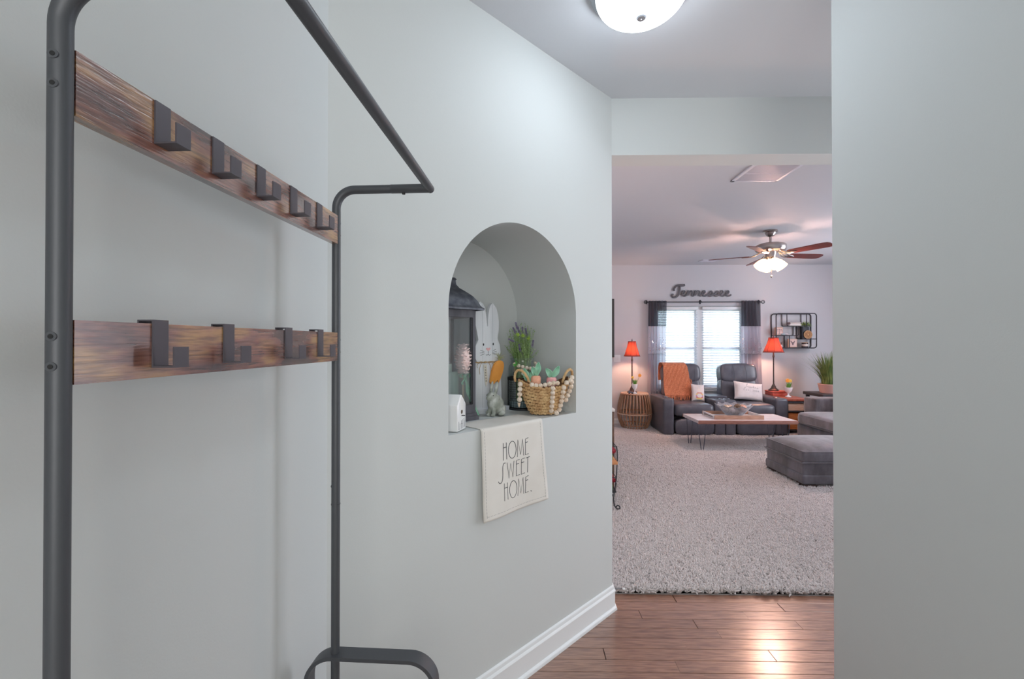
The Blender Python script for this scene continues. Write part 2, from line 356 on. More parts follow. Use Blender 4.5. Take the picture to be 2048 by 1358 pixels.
# window, glass, blinds and the outdoors
def build_window():
    W = struct('window_1', M().box(2.30, 3.84, 7.545, 7.60, .62, .66).box(2.30, 3.84, 7.545, 7.60, 1.99, 2.04).box(2.30, 2.35, 7.545, 7.60, .66, 1.99).box(3.79, 3.84, 7.545, 7.60, .66, 1.99), TRIM)
    ORG[W.name] = Vector()
    part('mullion', M().box(3.02, 3.12, 7.535, 7.598, .66, 1.99), TRIM, W, smooth=False)
    part('window_sill', M().rbox(2.26, 3.88, 7.44, 7.56, .595, .622, .006), TRIM, W)
    part('sill_apron', M().box(2.28, 3.86, 7.478, 7.499, .53, .595), TRIM, W, smooth=False)
    G = thin_glass('window_glass', (.97, .99, 1, 1), .03)
    for a, b in ((2.35, 3.02), (3.12, 3.79)):
        m = M().box(a + .03, b - .03, 7.555, 7.585, 1.295, 1.345).box(a, a + .03, 7.555, 7.585, .66, 1.99).box(b - .03, b, 7.555, 7.585, .66, 1.99).box(a + .03, b - .03, 7.555, 7.585, .66, .70).box(a + .03, b - .03, 7.555, 7.585, 1.96, 1.99)
        part('sash', m, TRIM, W, smooth=False)
        part('pane', M().box(a + .03, b - .03, 7.568, 7.572, .70, 1.295), G, W, smooth=False)
        part('pane', M().box(a + .03, b - .03, 7.568, 7.572, 1.345, 1.96), G, W, smooth=False)
    slat = sheer('blind_slat_vinyl', (244, 246, 252), 1.0, translucent=.6)
    for k, (a, b, lab) in enumerate(((2.32, 3.035, 'white slatted blind in the left half of the living room window'), (3.105, 3.82, 'white slatted blind in the right half of the living room window'))):
        t = thing('window_blind', lab, 'blind', ((a + b) / 2, 7.515, .63), group='slatted blinds in the living room window', world=False)
        w = (b - a) / 2 - .006
        part('headrail', M().rbox(-w, w, -.025, .025, 1.35, 1.40, .004), TRIM, t)
        part('bottom_rail', M().rbox(-w, w, -.024, .024, .005, .022, .004), TRIM, t)
        for x in (-w * .62, w * .62): part('ladder_cord', M().tube([(x, -.026, .02), (x, -.026, 1.35)], .0012, 5).tube([(x, .026, .02), (x, .026, 1.35)], .0012, 5), TRIM, t)
        s = M(); c, q = cos(radians(12)), sin(radians(12))
        s.grid(1, 4, lambda u, v: (-w + 2 * w * u, (v - .5) * .046 * c, (v - .5) * .046 * q + .003 * (1 - (2 * v - 1) ** 2)))
        so = part('slat', s, slat, t, thick=.0022); so.location = (0, 0, .045)
        for i in range(1, 31):
            c2 = so.copy(); COL.objects.link(c2); c2.parent = t; c2.location = (0, 0, .045 + i * .0435)
    # outdoors
    struct('ground_outside', M().box(-30, 40, 7.8, 60, -.6, -.4), mat('lawn', (150, 165, 120), .9, c2=(120, 140, 95), scale=3))
    n = thing('neighbour_house', 'pale sided neighbouring house seen faintly through the window blinds', 'house', (6, 17, -.4))
    sid = mat('pale_siding', (215, 222, 230), .7, bump=.3, wave='Z', scale=2.2, c2=(208, 214, 224))
    part('wall', M().box(2.5, 12, 17, 24, -.4, 3.2), sid, n, smooth=False)
    part('roof', M().prism([(1.9, 3.1), (12.6, 3.1), (12.6, 3.3), (7.2, 5.6), (1.9, 3.3)], lambda x, z, y: (x, y, z), 16.4, 24.4), mat('roof_shingle', (150, 152, 165), .8, c2=(130, 132, 145), scale=6), n, smooth=False)
    for x in (4.6, 7.4): part('window', M().box(x, x + .95, 16.95, 17.02, .2, 1.5), mat('far_window', (168, 186, 206), .2), n, smooth=False)
build_window()

# ------------------------------------------------------------------ strokes -> lettering
def strokes(m, ss, fn, r, seg=5, depth=None):
    for st in ss:
        m.tube([fn(x, y) for x, y in st], r, seg)
    return m
def smooth_path(p, k=3):
    for _ in range(k):
        q = [p[0]]
        for a, b in zip(p[:-1], p[1:]): q += [(a[0] * .75 + b[0] * .25, a[1] * .75 + b[1] * .25), (a[0] * .25 + b[0] * .75, a[1] * .25 + b[1] * .75)]
        p = q + [p[-1]]
    return p
SK = {  # skinny upright capitals, unit box
 'H': [[(0, 0), (.05, 1)], [(1, .02), (.95, 1)], [(0, .72), (1, .74)]],
 'O': [[(.5 + .5 * cos(a * pi / 12 + 1.5), .5 + .5 * sin(a * pi / 12 + 1.5)) for a in range(25)]],
 'M': [[(0, 0), (.12, 1), (.5, .1), (.85, 1), (1, 0)]],
 'E': [[(1, 1), (.1, .97), (0, 0), (1, .03)], [(.05, .74), (.8, .76)]],
 'S': [smooth_path([(1, 1), (.75, 1.02), (.62, .8), (.62, .35), (.55, 0), (.35, -.18), (.1, -.15), (0, -.02)])],
 'W': [[(0, 1), (.2, 0), (.5, .9), (.75, 0), (1, 1)]],
 'T': [[(0, .97), (1, 1)], [(.5, .98), (.42, 0)]],
 '.': [[(0, 0), (.5, .02)]], '2': [[(0, .8), (.4, 1), (.9, .8), (.7, .5), (0, 0), (1, 0)]], '0': [[(.5, 1), (.1, .6), (.2, .1), (.6, 0), (.9, .5), (.5, 1)]],
 '9': [[(.9, .9), (.4, 1), (.1, .75), (.4, .5), (.9, .7), (.9, .95), (.7, 0)]], 's': [[(.9, .5), (.3, .55), (.2, .35), (.8, .2), (.5, 0), (0, .05)]], 't': [[(.4, .9), (.3, .1), (.7, 0)], [(0, .6), (.9, .62)]]}

# ------------------------------------------------------------------ coat rack
def build_rack():
    near, far = Vector((-.488, .455)), Vector((-.4605, 1.09)); R = .0104
    d2 = (far - near).normalized(); side = Vector((d2.y, -d2.x))        # side: towards the room
    t = thing('coat_rack', 'black metal hall coat rack with two rustic brown hook boards by the left wall', 'coat rack', (near.x, (near.y + far.y) / 2, 0))
    def P(a, o, z):   # a: metres along the rack from the near post, o: out into the room
        q = near + d2 * a + side * o; return Vector((q.x, q.y, z))
    LN = (far - near).length; ZT = 1.808; BR = .046; OUT = .236
    for a, nm in ((0, 'near'), (LN, 'far')):
        p = [P(a, 0, .02), P(a, 0, .60), P(a, 0, ZT - BR)]
        for i in range(1, 13):
            g = pi / 2 * i / 12; p.append(P(a, BR - BR * cos(g), ZT - BR + BR * sin(g)))
        p.append(P(a, .14, ZT)); o = part('post', M().tube(p, R, 24), METAL, t)
        part('sleeve', M().tube([P(a, .139, ZT), P(a, .1405, ZT), P(a, OUT, ZT)], [R * .95, R * 1.05, R * 1.05], 24), METAL, t)
        part('sleeve', M().tube([P(a, 0, 1.02 - .0), P(a, 0, 1.022)], R * 1.07, 24), METAL, t)
        scr = [(.205, ZT - R * .9, 'd')]
        part('screw', M().lathe([(.0, -.0035), (.004, -.003), (.0042, .001)], P(a, .172, ZT - R - .0005), 12, cap=False), BLACK, t)
        part('screw', M().ell(P(a, -R * .95, 1.065), (.0025, .004, .004)), BLACK, t)
    for z in (1.7265, 1.696, 1.432, 1.4005):      # board bolts through the posts
        for a, sg in ((0, -1), (LN, 1)):
            c = P(a + sg * R * .93 * cos(radians(15)), R * .93 * sin(radians(15)), z); m = M()
            ring = []
            for i in range(15):
                g = 2 * pi * i / 14; ring.append((g))
            ax = Vector((d2.x, d2.y, 0)) * (sg * cos(radians(15))) + Vector((side.x, side.y, 0)) * sin(radians(15)); sx = Vector((side.x, side.y, 0)); up = Vector((0, 0, 1))
            m.tube([c - ax * .003, c + ax * .0012], .0050, 20)
            b = part('bolt', m, METAL, t)
            part('bolt_socket', M().tube([c + ax * .0010, c + ax * .0016], .0025, 14), BLACK, b)
    part('top_rail', M().tube([P(-.012, OUT, ZT + .002), P(-.010, OUT, ZT + .002), P(LN + .012, OUT, ZT + .002), P(LN + .014, OUT, ZT + .002)], [R * .7, R, R, R * .7], 24), METAL, t)
    # boards
    def board(z0, z1, label):
        m = M(); th = .0075
        m.prism([(R * .85, z0), (LN - R * .85, z0), (LN - R * .85, z1), (R * .85, z1)], lambda a, z, o: P(a, o, z), -th, th)
        return part('board', m, RUST, t, smooth=False, label=label)
    b1 = board(1.671, 1.742, 'upper hook board with pale reflections on its grain')
    b2 = board(1.380, 1.450, 'lower hook board of mottled brown wood')
    def hook(a, zt, lip=True):
        w = .0235; th = .0022; f = .0077
        prof = [(-f - .0022, zt - .02), (-f - .0022, zt + .002), (f, zt + .002), (f, zt - .058), (f + .031, zt - .058), (f + .031, zt - .031)]
        if not lip: prof = [(f, zt - .001), (f, zt - .058), (f + .031, zt - .058), (f + .031, zt - .031)]
        m = M(); n = len(prof)
        # offset profile inwards for thickness
        pts = prof
        def nrm(i):
            a0 = Vector(pts[max(i - 1, 0)]); a1 = Vector(pts[i]); a2 = Vector(pts[min(i + 1, n - 1)])
            e1 = (a1 - a0).normalized() if i else (a2 - a1).normalized(); e2 = (a2 - a1).normalized() if i < n - 1 else e1
            n1 = Vector((-e1.y, e1.x)); n2 = Vector((-e2.y, e2.x)); s = n1 + n2
            return s / max(s.dot(n1), .3)
        q = [tuple(Vector(pts[i]) + nrm(i) * th) for i in range(n)]
        poly = list(pts) + q[::-1]
        v = [P(a, o, z) for o, z in poly] + [P(a + w, o, z) for o, z in poly]; N = 2 * n
        f_ = [(i, i + 1, i + 1 + N, i + N) for i in range(N - 1)] + [(N - 1, 0, N, 2 * N - 1)]
        for i in range(n - 1): f_ += [(i, N - 1 - i, N - 2 - i, i + 1), (i + N, i + 1 + N, N - 2 - i + N, N - 1 - i + N)]
        m.add(v, f_)
        return part('hook', m, HOOKM, t, smooth=False)
    y0 = near.y
    for y in (.560, .661, .767, .872, .977): hook((y - y0), 1.7425, False)
    for y in (.558, .686, .855, .983): hook((y - y0), 1.451)
    # flat steel side frames of the shoe bench and its shelves
    for a in (0, LN):
        w = .02; m = M(); hx0, hx1, zt = -.072, .258, .652; r = .07; th = .009
        path = [(hx0, 0), (hx0, zt - r)] + [(hx0 + r - r * cos(pi / 2 * i / 10), zt - r + r * sin(pi / 2 * i / 10)) for i in range(1, 11)] + \
               [(hx1 - r + r * sin(pi / 2 * i / 10), zt - r + r * cos(pi / 2 * i / 10)) for i in range(0, 11)] + [(hx1, 0)]
        cx, cz = (hx0 + hx1) / 2, .3
        inn = []
        for i, (x, z) in enumerate(path):
            a0 = Vector(path[max(i - 1, 0)]); a2 = Vector(path[min(i + 1, len(path) - 1)]); e = (a2 - a0).normalized(); nn = Vector((e.y, -e.x)); inn.append((x + nn.x * th, z + nn.y * th))
        n = len(path); v = []
        for (x, z) in path: v += [P(a - w, x, z), P(a + w, x, z)]
        for (x, z) in inn: v += [P(a - w, x, z), P(a + w, x, z)]
        f = []
        for i in range(n - 1):
            f += [(2 * i, 2 * i + 1, 2 * i + 3, 2 * i + 2), (2 * n + 2 * i, 2 * n + 2 * i + 2, 2 * n + 2 * i + 3, 2 * n + 2 * i + 1), (2 * i, 2 * i + 2, 2 * n + 2 * i + 2, 2 * n + 2 * i), (2 * i + 1, 2 * n + 2 * i + 1, 2 * n + 2 * i + 3, 2 * i + 3)]
        m.add(v, f); part('side_frame', m, METAL, t, ang=30)
    for z in (.17, .45):
        part('bench_shelf', M().prism([(.021, -.058), (LN - .021, -.058), (LN - .021, .244), (.021, .244)], lambda a, o, q: P(a, o, q), z, z + .018), RUST, t, smooth=False)
build_rack()

# ------------------------------------------------------------------ hall ceiling light, vents, door stop
def build_dome():
    c = (.445, 1.60, H); nik = mat('brushed_nickel', (150, 152, 156), .3, metal=1)
    t = thing('ceiling_light', 'round flush ceiling light with a bright white glass bowl in the hall', 'ceiling light', c)
    part('rim', M().lathe([(.0, 0), (.185, 0), (.187, -.012), (.178, -.020), (.182, -.030), (.168, -.040), (.15, -.040)], c, 48, cap=False), nik, t)
    bowl = bpy.data.materials.new('lit_white_glass'); bowl.use_nodes = True; p = bowl.node_tree.nodes['Principled BSDF']
    p.inputs['Base Color'].default_value = (.9, .9, .9, 1); p.inputs['Emission Color'].default_value = (.83, .915, 1, 1); p.inputs['Emission Strength'].default_value = 10.5
    part('glass_bowl', M().lathe([(.165 * cos(pi / 2 * i / 14), -.036 - .090 * sin(pi / 2 * i / 14)) for i in range(14)] + [(.003, -.126)], c, 48, cap=False), bowl, t)
    part('finial', M().lathe([(.0, -.122), (.0175, -.122), (.018, -.129), (.014, -.133), (.001, -.134)], c, 24, cap=False), mat('satin_finial', (176, 180, 188), .6, metal=.5), t)
build_dome()
def build_vents():
    wm = mat('white_enamel_grille', (214, 216, 226), .4)
    t = thing('ceiling_vent', 'large white return air grille in the living room ceiling', 'vent', (1.905, 3.33, H))
    x0, x1, y0, y1 = 1.715, 2.09, 3.06, 3.585
    part('frame', M().rbox(x0, x1, y1 - .028, y1, H - .012, H - .0005, .003).rbox(x0, x1, y0, y0 + .028, H - .012, H - .0005, .003).rbox(x0, x0 + .028, y0, y1, H - .012, H - .0005, .003).rbox(x1 - .028, x1, y0, y1, H - .012, H - .0005, .003), wm, t)
    part('backing', M().box(x0 + .02, x1 - .02, y0 + .02, y1 - .02, H - .003, H - .001), mat('duct_shadow', (120, 122, 130), .8), t, smooth=False)
    for y in (3.235, 3.405): part('crossbar', M().box(x0 + .028, x1 - .028, y - .004, y + .004, H - .012, H - .003), wm, t, smooth=False)
    m = M(); n = 42
    for i in range(n):
        x = x0 + .032 + (x1 - x0 - .066) * i / (n - 1); m.box(x - .0016, x + .0016, y0 + .028, y1 - .028, H - .011, H - .003)
    part('louvres', m, wm, t, smooth=False, kind='stuff')
    t = thing('ceiling_vent', 'small white ceiling register near the far wall of the living room', 'vent', (3.03, 7.05, H))
    part('frame', M().rbox(2.90, 3.16, 6.98, 7.14, H - .008, H - .0005, .002), wm, t)
    for i in range(8): part('louvre', M().box(2.92, 3.14, 6.995 + i * .018, 7.003 + i * .018, H - .014, H - .008), wm, t, smooth=False)
build_vents()
def build_doorstop():
    t = thing('door_stop', 'small spring door stop with white tip on the baseboard at the opening', 'door stop', (.515, 2.468, .045))
    part('plate', M().lathe([(.0, 0), (.009, 0), (.009, .003), (.0, .003)], (0, 0, 0), 12, cap=False).xf(lambda p: Vector((.511 + p.z, 2.468 + p.x, .045 + p.y))), MATS.get('brushed_nickel'), t)
    n = 110; part('spring', M().tube([(.514 + .062 * i / n, 2.468 + .0042 * cos(i * .8), .045 + .0042 * sin(i * .8)) for i in range(n)], .0011, 5), MATS.get('brushed_nickel'), t)
    part('rubber_tip', M().tube([(.574, 2.468, .045), (.577, 2.468, .045), (.588, 2.468, .045), (.590, 2.468, .045)], [.004, .0065, .0065, .005], 12), TRIM, t)
build_doorstop()

# ------------------------------------------------------------------ niche objects   (local x: right along the wall, local y: into the wall)
N45 = radians(45)
def nthing(name, label, cat, s, d, z=SIL, rz=0, group=None): return thing(name, label, cat, AW(s, d, z), N45 + rz, group, world=False)
def build_lantern():
    wd = mat('weathered_dark_grey_wood', (72, 72, 80), .6, c2=(96, 96, 104), scale=24, stretch=(1, 1, .2), bump=.4, bdist=.001)
    t = nthing('lantern', 'dark grey weathered lantern with glass panes at the left of the niche', 'lantern', .875, .281)
    h = .1; cp = .089
    part('base', M().box(-h, h, -h, h, 0, .018).box(-.094, .094, -.094, .094, .018, .030).box(-cp, cp, -cp, cp, .030, .068), wd, t, smooth=False)
    for sx in (-1, 1):
        for sy in (-1, 1):
            x0, x1 = sorted((sx * cp, sx * (cp - .017))); y0, y1 = sorted((sy * cp, sy * (cp - .017))); part('corner_post', M().box(x0, x1, y0, y1, .068, .452), wd, t, smooth=False)
    part('top_band', M().box(-cp, cp, -cp, cp, .452, .484), wd, t, smooth=False)
    prof = [(.116, .484), (.118, .492), (.110, .498), (.104, .506), (.096, .525), (.080, .548), (.058, .568), (.038, .584), (.028, .600), (.026, .618), (.030, .622), (.024, .630), (.0, .632)]
    part('roof', M().lathe([(r * 1.414, z) for r, z in prof], (0, 0, 0), 4, .5, cap=False), mat('dark_zinc', (78, 82, 92), .45, metal=.5, c2=(110, 114, 122), scale=30), t, ang=30)
    G = thin_glass('lantern_glass', (.93, .95, .96, 1), .10)
    for k in range(4):
        R_ = Matrix.Rotation(k * pi / 2, 3, 'Z')
        part('glass_pane', M().box(-.072, .072, -.080, -.078, .068, .452).xf(lambda p: R_ @ p), G, t, smooth=False)
        if k % 2 == 0: part('latch', M().box(.069, .073, -.0905, -.089, .070, .450), BLACK, t, smooth=False)
    part('ring', M().tube([(.016 * cos(a * pi / 8), 0, .640 + .016 * sin(a * pi / 8)) for a in range(16)], .002, 6, closed=True), wd, t)
    mint = mat('mint_candle_wax', (196, 224, 212), .5, spec=.4)
    for s, d, hh, r, lab in ((.850, .275, .142, .027, 'short mint green pillar candle inside the dark lantern'), (.842, .328, .176, .022, 'taller mint green pillar candle at the back inside the lantern')):
        c = nthing('candle', lab, 'candle', s, d, SIL + .068, group='mint candles in the lantern')
        part('wax', M().lathe([(.0, 0), (r, 0), (r, hh - .004), (r * .93, hh), (r * .6, hh - .008), (0, hh - .01)], (0, 0, 0), 24, cap=False), mint, c)
        part('wick', M().tube([(0, 0, hh - .01), (.001, 0, hh + .006)], .001, 5), BLACK, c)
    # pink fabric egg topiary on a stick with a mint bow
    e = nthing('fabric_egg', 'pink ruffled fabric egg on a stick with a mint bow inside the lantern', 'ornament', .829, .226, SIL + .068)
    pk = mat('blush_fabric', (240, 214, 212), .85, c2=(248, 230, 226), scale=40)
    part('egg', M().ell((0, 0, .200), (.030, .030, .068), 20, 14), pk, e)
    m = M(); rr = random.Random(2)
    for j in range(9):
        z = .142 + j * .0148; rad = .030 * math.sqrt(max(0.05, 1 - ((z - .200) / .070) ** 2)); n = 9
        for i in range(n):
            a = 2 * pi * (i + .5 * (j % 2)) / n + rr.uniform(-.15, .15); R_ = Matrix.Rotation(a, 3, 'Z') @ Matrix.Rotation(rr.uniform(-1.0, .1), 3, 'Y') @ Matrix.Rotation(rr.uniform(-.5, .5), 3, 'X')
            m.ell(Vector((cos(a) * (rad + .002), sin(a) * (rad + .002), z + rr.uniform(-.003, .003))), (.010, .0085, .0035), 7, 5, R_)
    part('ruffles', m, pk, e, kind='stuff')
    part('stick', M().tube([(0, 0, 0), (0, 0, .15)], .004, 8), mat('pale_wood', (214, 196, 168), .6), e)
    rib = mat('mint_satin_ribbon', (150, 212, 178), .35, sheen=.3)
    m = M()
    for sx in (-1, 1):
        pts = [(0, -.01, .127), (sx * .016, -.014, .138), (sx * .028, -.012, .132), (sx * .022, -.012, .118), (0, -.01, .125)]
        m.grid(1, 10, lambda u, v, pts=pts: (lambda k, f: Vector(pts[k]).lerp(Vector(pts[min(k + 1, 4)]), f) + Vector((0, (u - .5) * .016, 0)))(min(int(v * 4), 3), v * 4 - min(int(v * 4), 3)))
    for x1, z1, w in ((.034, .006, .009), (.016, .035, .008), (-.020, .09, .006)):
        m.grid(1, 8, lambda u, v: (x1 * v + .004 * sin(v * 7) + (u - .5) * 2 * w, -.012 - .01 * v + .003 * sin(v * 9), .127 + (z1 - .127) * v))
    m.ell((0, -.014, .126), (.006, .005, .006), 8, 6)
    part('bow', m, rib, e, thick=.0008)
    r2 = nthing('ribbon', 'mint green ribbon end trailing beside the lantern base', 'ribbon', .742, .245)
    part('tail', M().grid(1, 10, lambda u, v: (-.018 + .030 * v * v + .002 * sin(v * 9) + (u - .5) * .014, -.01 + (u - .5) * .006, .105 * (1 - v) + .002)), rib, r2, thick=.0008)
build_lantern()

def clip(poly, x, keep_less):
    out = []; n = len(poly); ins = (lambda p: p[0] <= x) if keep_less else (lambda p: p[0] >= x)
    for i in range(n):
        a, b = poly[i], poly[(i + 1) % n]
        if ins(a): out.append(a)
        if ins(a) != ins(b):
            t = (x - a[0]) / (b[0] - a[0]); out.append((x, a[1] + (b[1] - a[1]) * t))
    return out
def build_wood_bunny():
    t = nthing('wooden_rabbit', 'tall flat white wooden rabbit standing on a small white plinth', 'ornament', .612, .318)
    wht = mat('whitewashed_board', (226, 230, 234), .6, c2=(205, 211, 218), scale=12, stretch=(1, 1, .12), bump=.3, bdist=.0008)
    part('plinth', M().rbox(-.085, .125, -.03, .03, 0, .022, .002), wht, t)
    cc = lambda x, y: ((x - 287) * .00119 + .004, (1165 - y) * .00081 + .022)
    left = [(215, 1165), (216, 1080), (215, 900), (226, 886), (216, 860), (214, 825), (219, 790), (233, 755), (227, 715), (219, 670), (217, 620), (222, 570), (232, 540), (242, 527), (256, 536), (268, 560), (274, 600), (277, 640), (281, 674), (284, 672), (284, 640), (287, 600), (292, 565), (299, 542), (308, 530), (320, 542), (332, 565), (341, 600), (346, 650), (345, 700), (337, 745), (350, 785), (355, 830), (350, 868), (340, 886), (352, 900), (357, 1000), (360, 1080), (361, 1165)]
    poly = [cc(*p) for p in left]; xa, xb = (255 - 287) * .00119 + .004, (308 - 287) * .00119 + .004; g = .0007
    F = lambda x, z, y: (x, y, z)
    for pl in (clip(poly, xa - g, True), clip(clip(poly, xa + g, False), xb - g, True), clip(poly, xb + g, False)):
        part('board', M().prism(pl, F, -.008, .008), wht, t, smooth=False)
    [part('back_batten', M().box(-.06, .06, .008, .014, z, z + .03), wht, t, smooth=False) for z in (.06, .22)]
    ink = mat('ink_black', (45, 48, 54), .7)
    for x, y in ((260, 783), (313, 780)): part('eye', M().ell((cc(x, y)[0], -.0085, cc(x, y)[1]), (.0042, .0008, .0065), 10, 6), ink, t)
    ns = [(285, 822), (275, 812), (274, 804), (280, 802), (285, 807), (291, 802), (297, 804), (296, 812)]
    part('nose', M().prism([cc(*p) for p in ns], F, -.0095, -.008), mat('nose_pink', (230, 178, 180), .7), t, smooth=False)
    f = M(); P2 = lambda x, y: (cc(x, y)[0], -.0085, cc(x, y)[1])
    for st in ([(285, 822), (285, 838)], smooth_path([(273, 843), (279, 850), (285, 838), (291, 850), (299, 843)]), [(264, 826), (243, 816)], [(264, 832), (240, 833)], [(264, 839), (244, 848)], [(309, 824), (328, 812)], [(309, 831), (332, 826)], [(309, 838), (330, 842)]):
        f.tube([P2(*p) for p in st], .0009, 5)
    part('painted_face', f, ink, t)
    tw = mat('jute_twine', (176, 150, 110), .9)
    f = M()
    for k in range(3): f.tube([P2(214, 884 + 3 * k)] + [(P2(x, 888 + 3 * k + 2 * sin(x + k))[0], -.011 - .0005 * k, P2(x, 886 + 3 * k + 2 * sin(x * .3 + k))[2]) for x in range(220, 345, 12)] + [P2(350, 882 + 2 * k)], .0012, 5)
    for sg, dx, dy in ((1, 44, 22), (-1, 48, 18), (1, 30, 60), (-1, 34, 66)):
        pts = smooth_path([(264, 890), (264 - sg * dx * .6, 882 + dy * .1), (264 - sg * dx, 895 + dy * .5), (264 - sg * dx * .9, 900 + dy)], 2); f.tube([(P2(*p)[0], -.014, P2(*p)[2]) for p in pts], .0011, 5)
    f.ell((P2(264, 890)[0], -.014, P2(264, 890)[2]), (.006, .004, .005), 8, 6)
    part('twine_bow', f, tw, t)
    part('tag', M().prism([cc(258, 905), cc(275, 905), cc(281, 1000), cc(272, 1038), cc(266, 1010)], F, -.0112, -.0102), mat('linen_tag', (216, 212, 198), .8), t, smooth=False)
    f = M(); rr = random.Random(4)
    for k, y in enumerate((918, 934, 950, 966, 984, 1000)):
        x = 267 + k * .9; a, b = [(x - 4, y), (x + 4, y - 2), (x - 3, y + 6), (x + 5, y + 5)], [(x, y - 1), (x + 1, y + 6)]
        f.tube([(P2(*p)[0], -.0116, P2(*p)[2]) for p in (a if k % 2 else a[::-1])], .0006, 4); f.tube([(P2(*p)[0], -.0116, P2(*p)[2]) for p in b], .0006, 4)
    part('tag_lettering', f, ink, t)
    # carrot hanging in front of its right edge
    c = nthing('wooden_carrot', 'orange wooden carrot with raffia top leaning on the white rabbit', 'ornament', .569, .296, SIL + .14)
    k = lambda x, y: ((x - 337) * .00109, (1165 - y) * .00081 + .022 - .14)
    cp = smooth_path([(326, 900), (340, 884), (360, 880), (376, 890), (381, 912), (376, 945), (362, 985), (349, 1014)], 2) + [(346, 1018), (341, 998)] + [(311, 1030), (300, 1010)] + smooth_path([(300, 1010), (303, 980), (312, 935), (326, 900)], 2)[1:-1]
    part('carrot_body', M().prism([k(*p) for p in cp], F, -.006, .006), mat('orange_paint', (238, 164, 74), .55, c2=(228, 150, 66), scale=14), c, smooth=False)
    f = M(); rr = random.Random(8)
    for i in range(26):
        x0, z0 = k(356 + rr.uniform(-6, 6), 884); a = rr.uniform(-.9, .9) if i % 4 else rr.uniform(.9, 1.3); L_ = rr.uniform(.02, .055)
        f.tube([(x0, 0, z0), (x0 + L_ * .5 * sin(a) * .7, rr.uniform(-.004, .004), z0 + L_ * .5), (x0 + L_ * sin(a), rr.uniform(-.008, .004), z0 + L_ * cos(a))], [.0011, .0010, .0004], 4)
    part('raffia_top', f, mat('raffia_green', (140, 150, 100), .8, c2=(190, 184, 140), scale=30), c, kind='stuff')
build_wood_bunny()

def build_stone_bunny():
    t = nthing('stone_rabbit', 'small grey concrete rabbit sitting in front of the white wooden rabbit', 'figurine', .664, .205, SIL + .003, rz=radians(12))
    st = mat('weathered_concrete', (150, 156, 146), .85, c2=(196, 200, 194), scale=26, bump=.6, bdist=.0015, contrast=(.4, .62))
    m = M(); E_ = m.ell
    E_((.020, .002, .046), (.038, .038, .044)); E_((.030, 0, .028), (.034, .042, .028)); E_((-.006, 0, .058), (.028, .030, .040)); E_((.006, 0, .078), (.028, .027, .022))
    E_((-.022, 0, .090), (.024, .022, .021)); E_((-.040, 0, .084), (.015, .014, .013))
    E_((-.020, -.012, .018), (.010, .010, .026)); E_((-.020, .012, .018), (.010, .010, .026)); E_((-.027, -.012, .006), (.014, .009, .007)); E_((-.027, .012, .006), (.014, .009, .007))
    E_((.010, -.036, .011), (.026, .013, .011)); E_((.010, .036, .011), (.026, .013, .011))
    for sy in (-1, 1):
        rot = Matrix.Rotation(radians(18), 3, 'Y'); E_((-.002, sy * .014, .125), (.010, .007, .036), rot=rot)
    part('body', m, st, t, remesh=.0026)
    for sy in (-1, 1): part('eye', M().ell((-.032, sy * .0185, .096), (.003, .002, .003), 8, 6), mat('stone_eye', (70, 74, 70), .6), t)
build_stone_bunny()

def build_house():
    a = AW(1.019, .015, SIL); ang = math.atan2(.957, .29)
    # local x along the gable face (away), local y: to the left (side wall)
    t = thing('ceramic_house', 'glossy white ceramic birdhouse at the left end of the niche sill', 'ornament', a, ang, world=False)
    cer = mat('white_glazed_ceramic', (236, 238, 238), .12, coat=.5)
    w, l, e, p = .08, .083, .104, .142
    b = bmesh.new(); pts = [(0, 0, .002), (w, 0, .002), (w, 0, e), (w / 2, 0, p), (0, 0, e)]
    v1 = [b.verts.new(q) for q in pts]; v2 = [b.verts.new((q[0], l, q[2])) for q in pts]
    b.faces.new(v1); b.faces.new(v2[::-1])
    for i in range(5): b.faces.new((v1[i], v1[(i + 1) % 5], v2[(i + 1) % 5], v2[i]))
    bmesh.ops.recalc_face_normals(b, faces=b.faces[:]); bmesh.ops.bevel(b, geom=b.edges[:], offset=.005, segments=4, profile=.5, affect='EDGES')
    b.verts.index_update(); m = M().add([q.co[:] for q in b.verts], [[x.index for x in f.verts] for f in b.faces]); b.free()
    part('walls', m, cer, t, ang=50)
    part('entrance_hole', M().tube([(w / 2, -.0006, .074), (w / 2, .001, .074)], .008, 20), mat('hole_brown', (96, 84, 72), .8), t)
    part('perch', M().tube([(w / 2, .002, .060), (w / 2, -.014, .060)], .0018, 8), mat('perch_wire', (90, 92, 94), .4, metal=.8), t)
    ink = MATS['ink_black']; f = M()
    for x, z0, z1 in ((.012, .010, .040), (.022, .012, .032), (.034, .010, .042), (.046, .010, .044), (.058, .012, .046), (.068, .012, .04)): f.tube([(x, -.0004, z0), (x + .001, -.0004, z1)], .0005, 4)
    f.tube([(.034, -.0004, .028), (.046, -.0004, .030)], .0005, 4); f.tube([(.012, -.0004, .010), (.022, -.0004, .012)], .0005, 4); f.tube([(.058, -.0004, .046), (.070, -.0004, .046)], .0005, 4)
    part('lettering', f, ink, t)
build_house()

BEADW = mat('raw_wood_bead', (222, 200, 176), .6, c2=(238, 226, 210), scale=40)
BMESH = {}
def bead(parent, p, r, rot=0):
    k = round(r, 4)
    if k not in BMESH:
        b = bmesh.new(); bmesh.ops.create_cube(b, size=2 * r); bmesh.ops.bevel(b, geom=b.edges[:], offset=r * .52, segments=1, affect='EDGES'); me = bpy.data.meshes.new('bead'); b.to_mesh(me); b.free(); me.materials.append(BEADW); BMESH[k] = me
    o = bpy.data.objects.new('bead', BMESH[k]); COL.objects.link(o); o.parent = parent; o.location = p; o.rotation_euler = (rot, rot * 1.7, rot * .6); return o

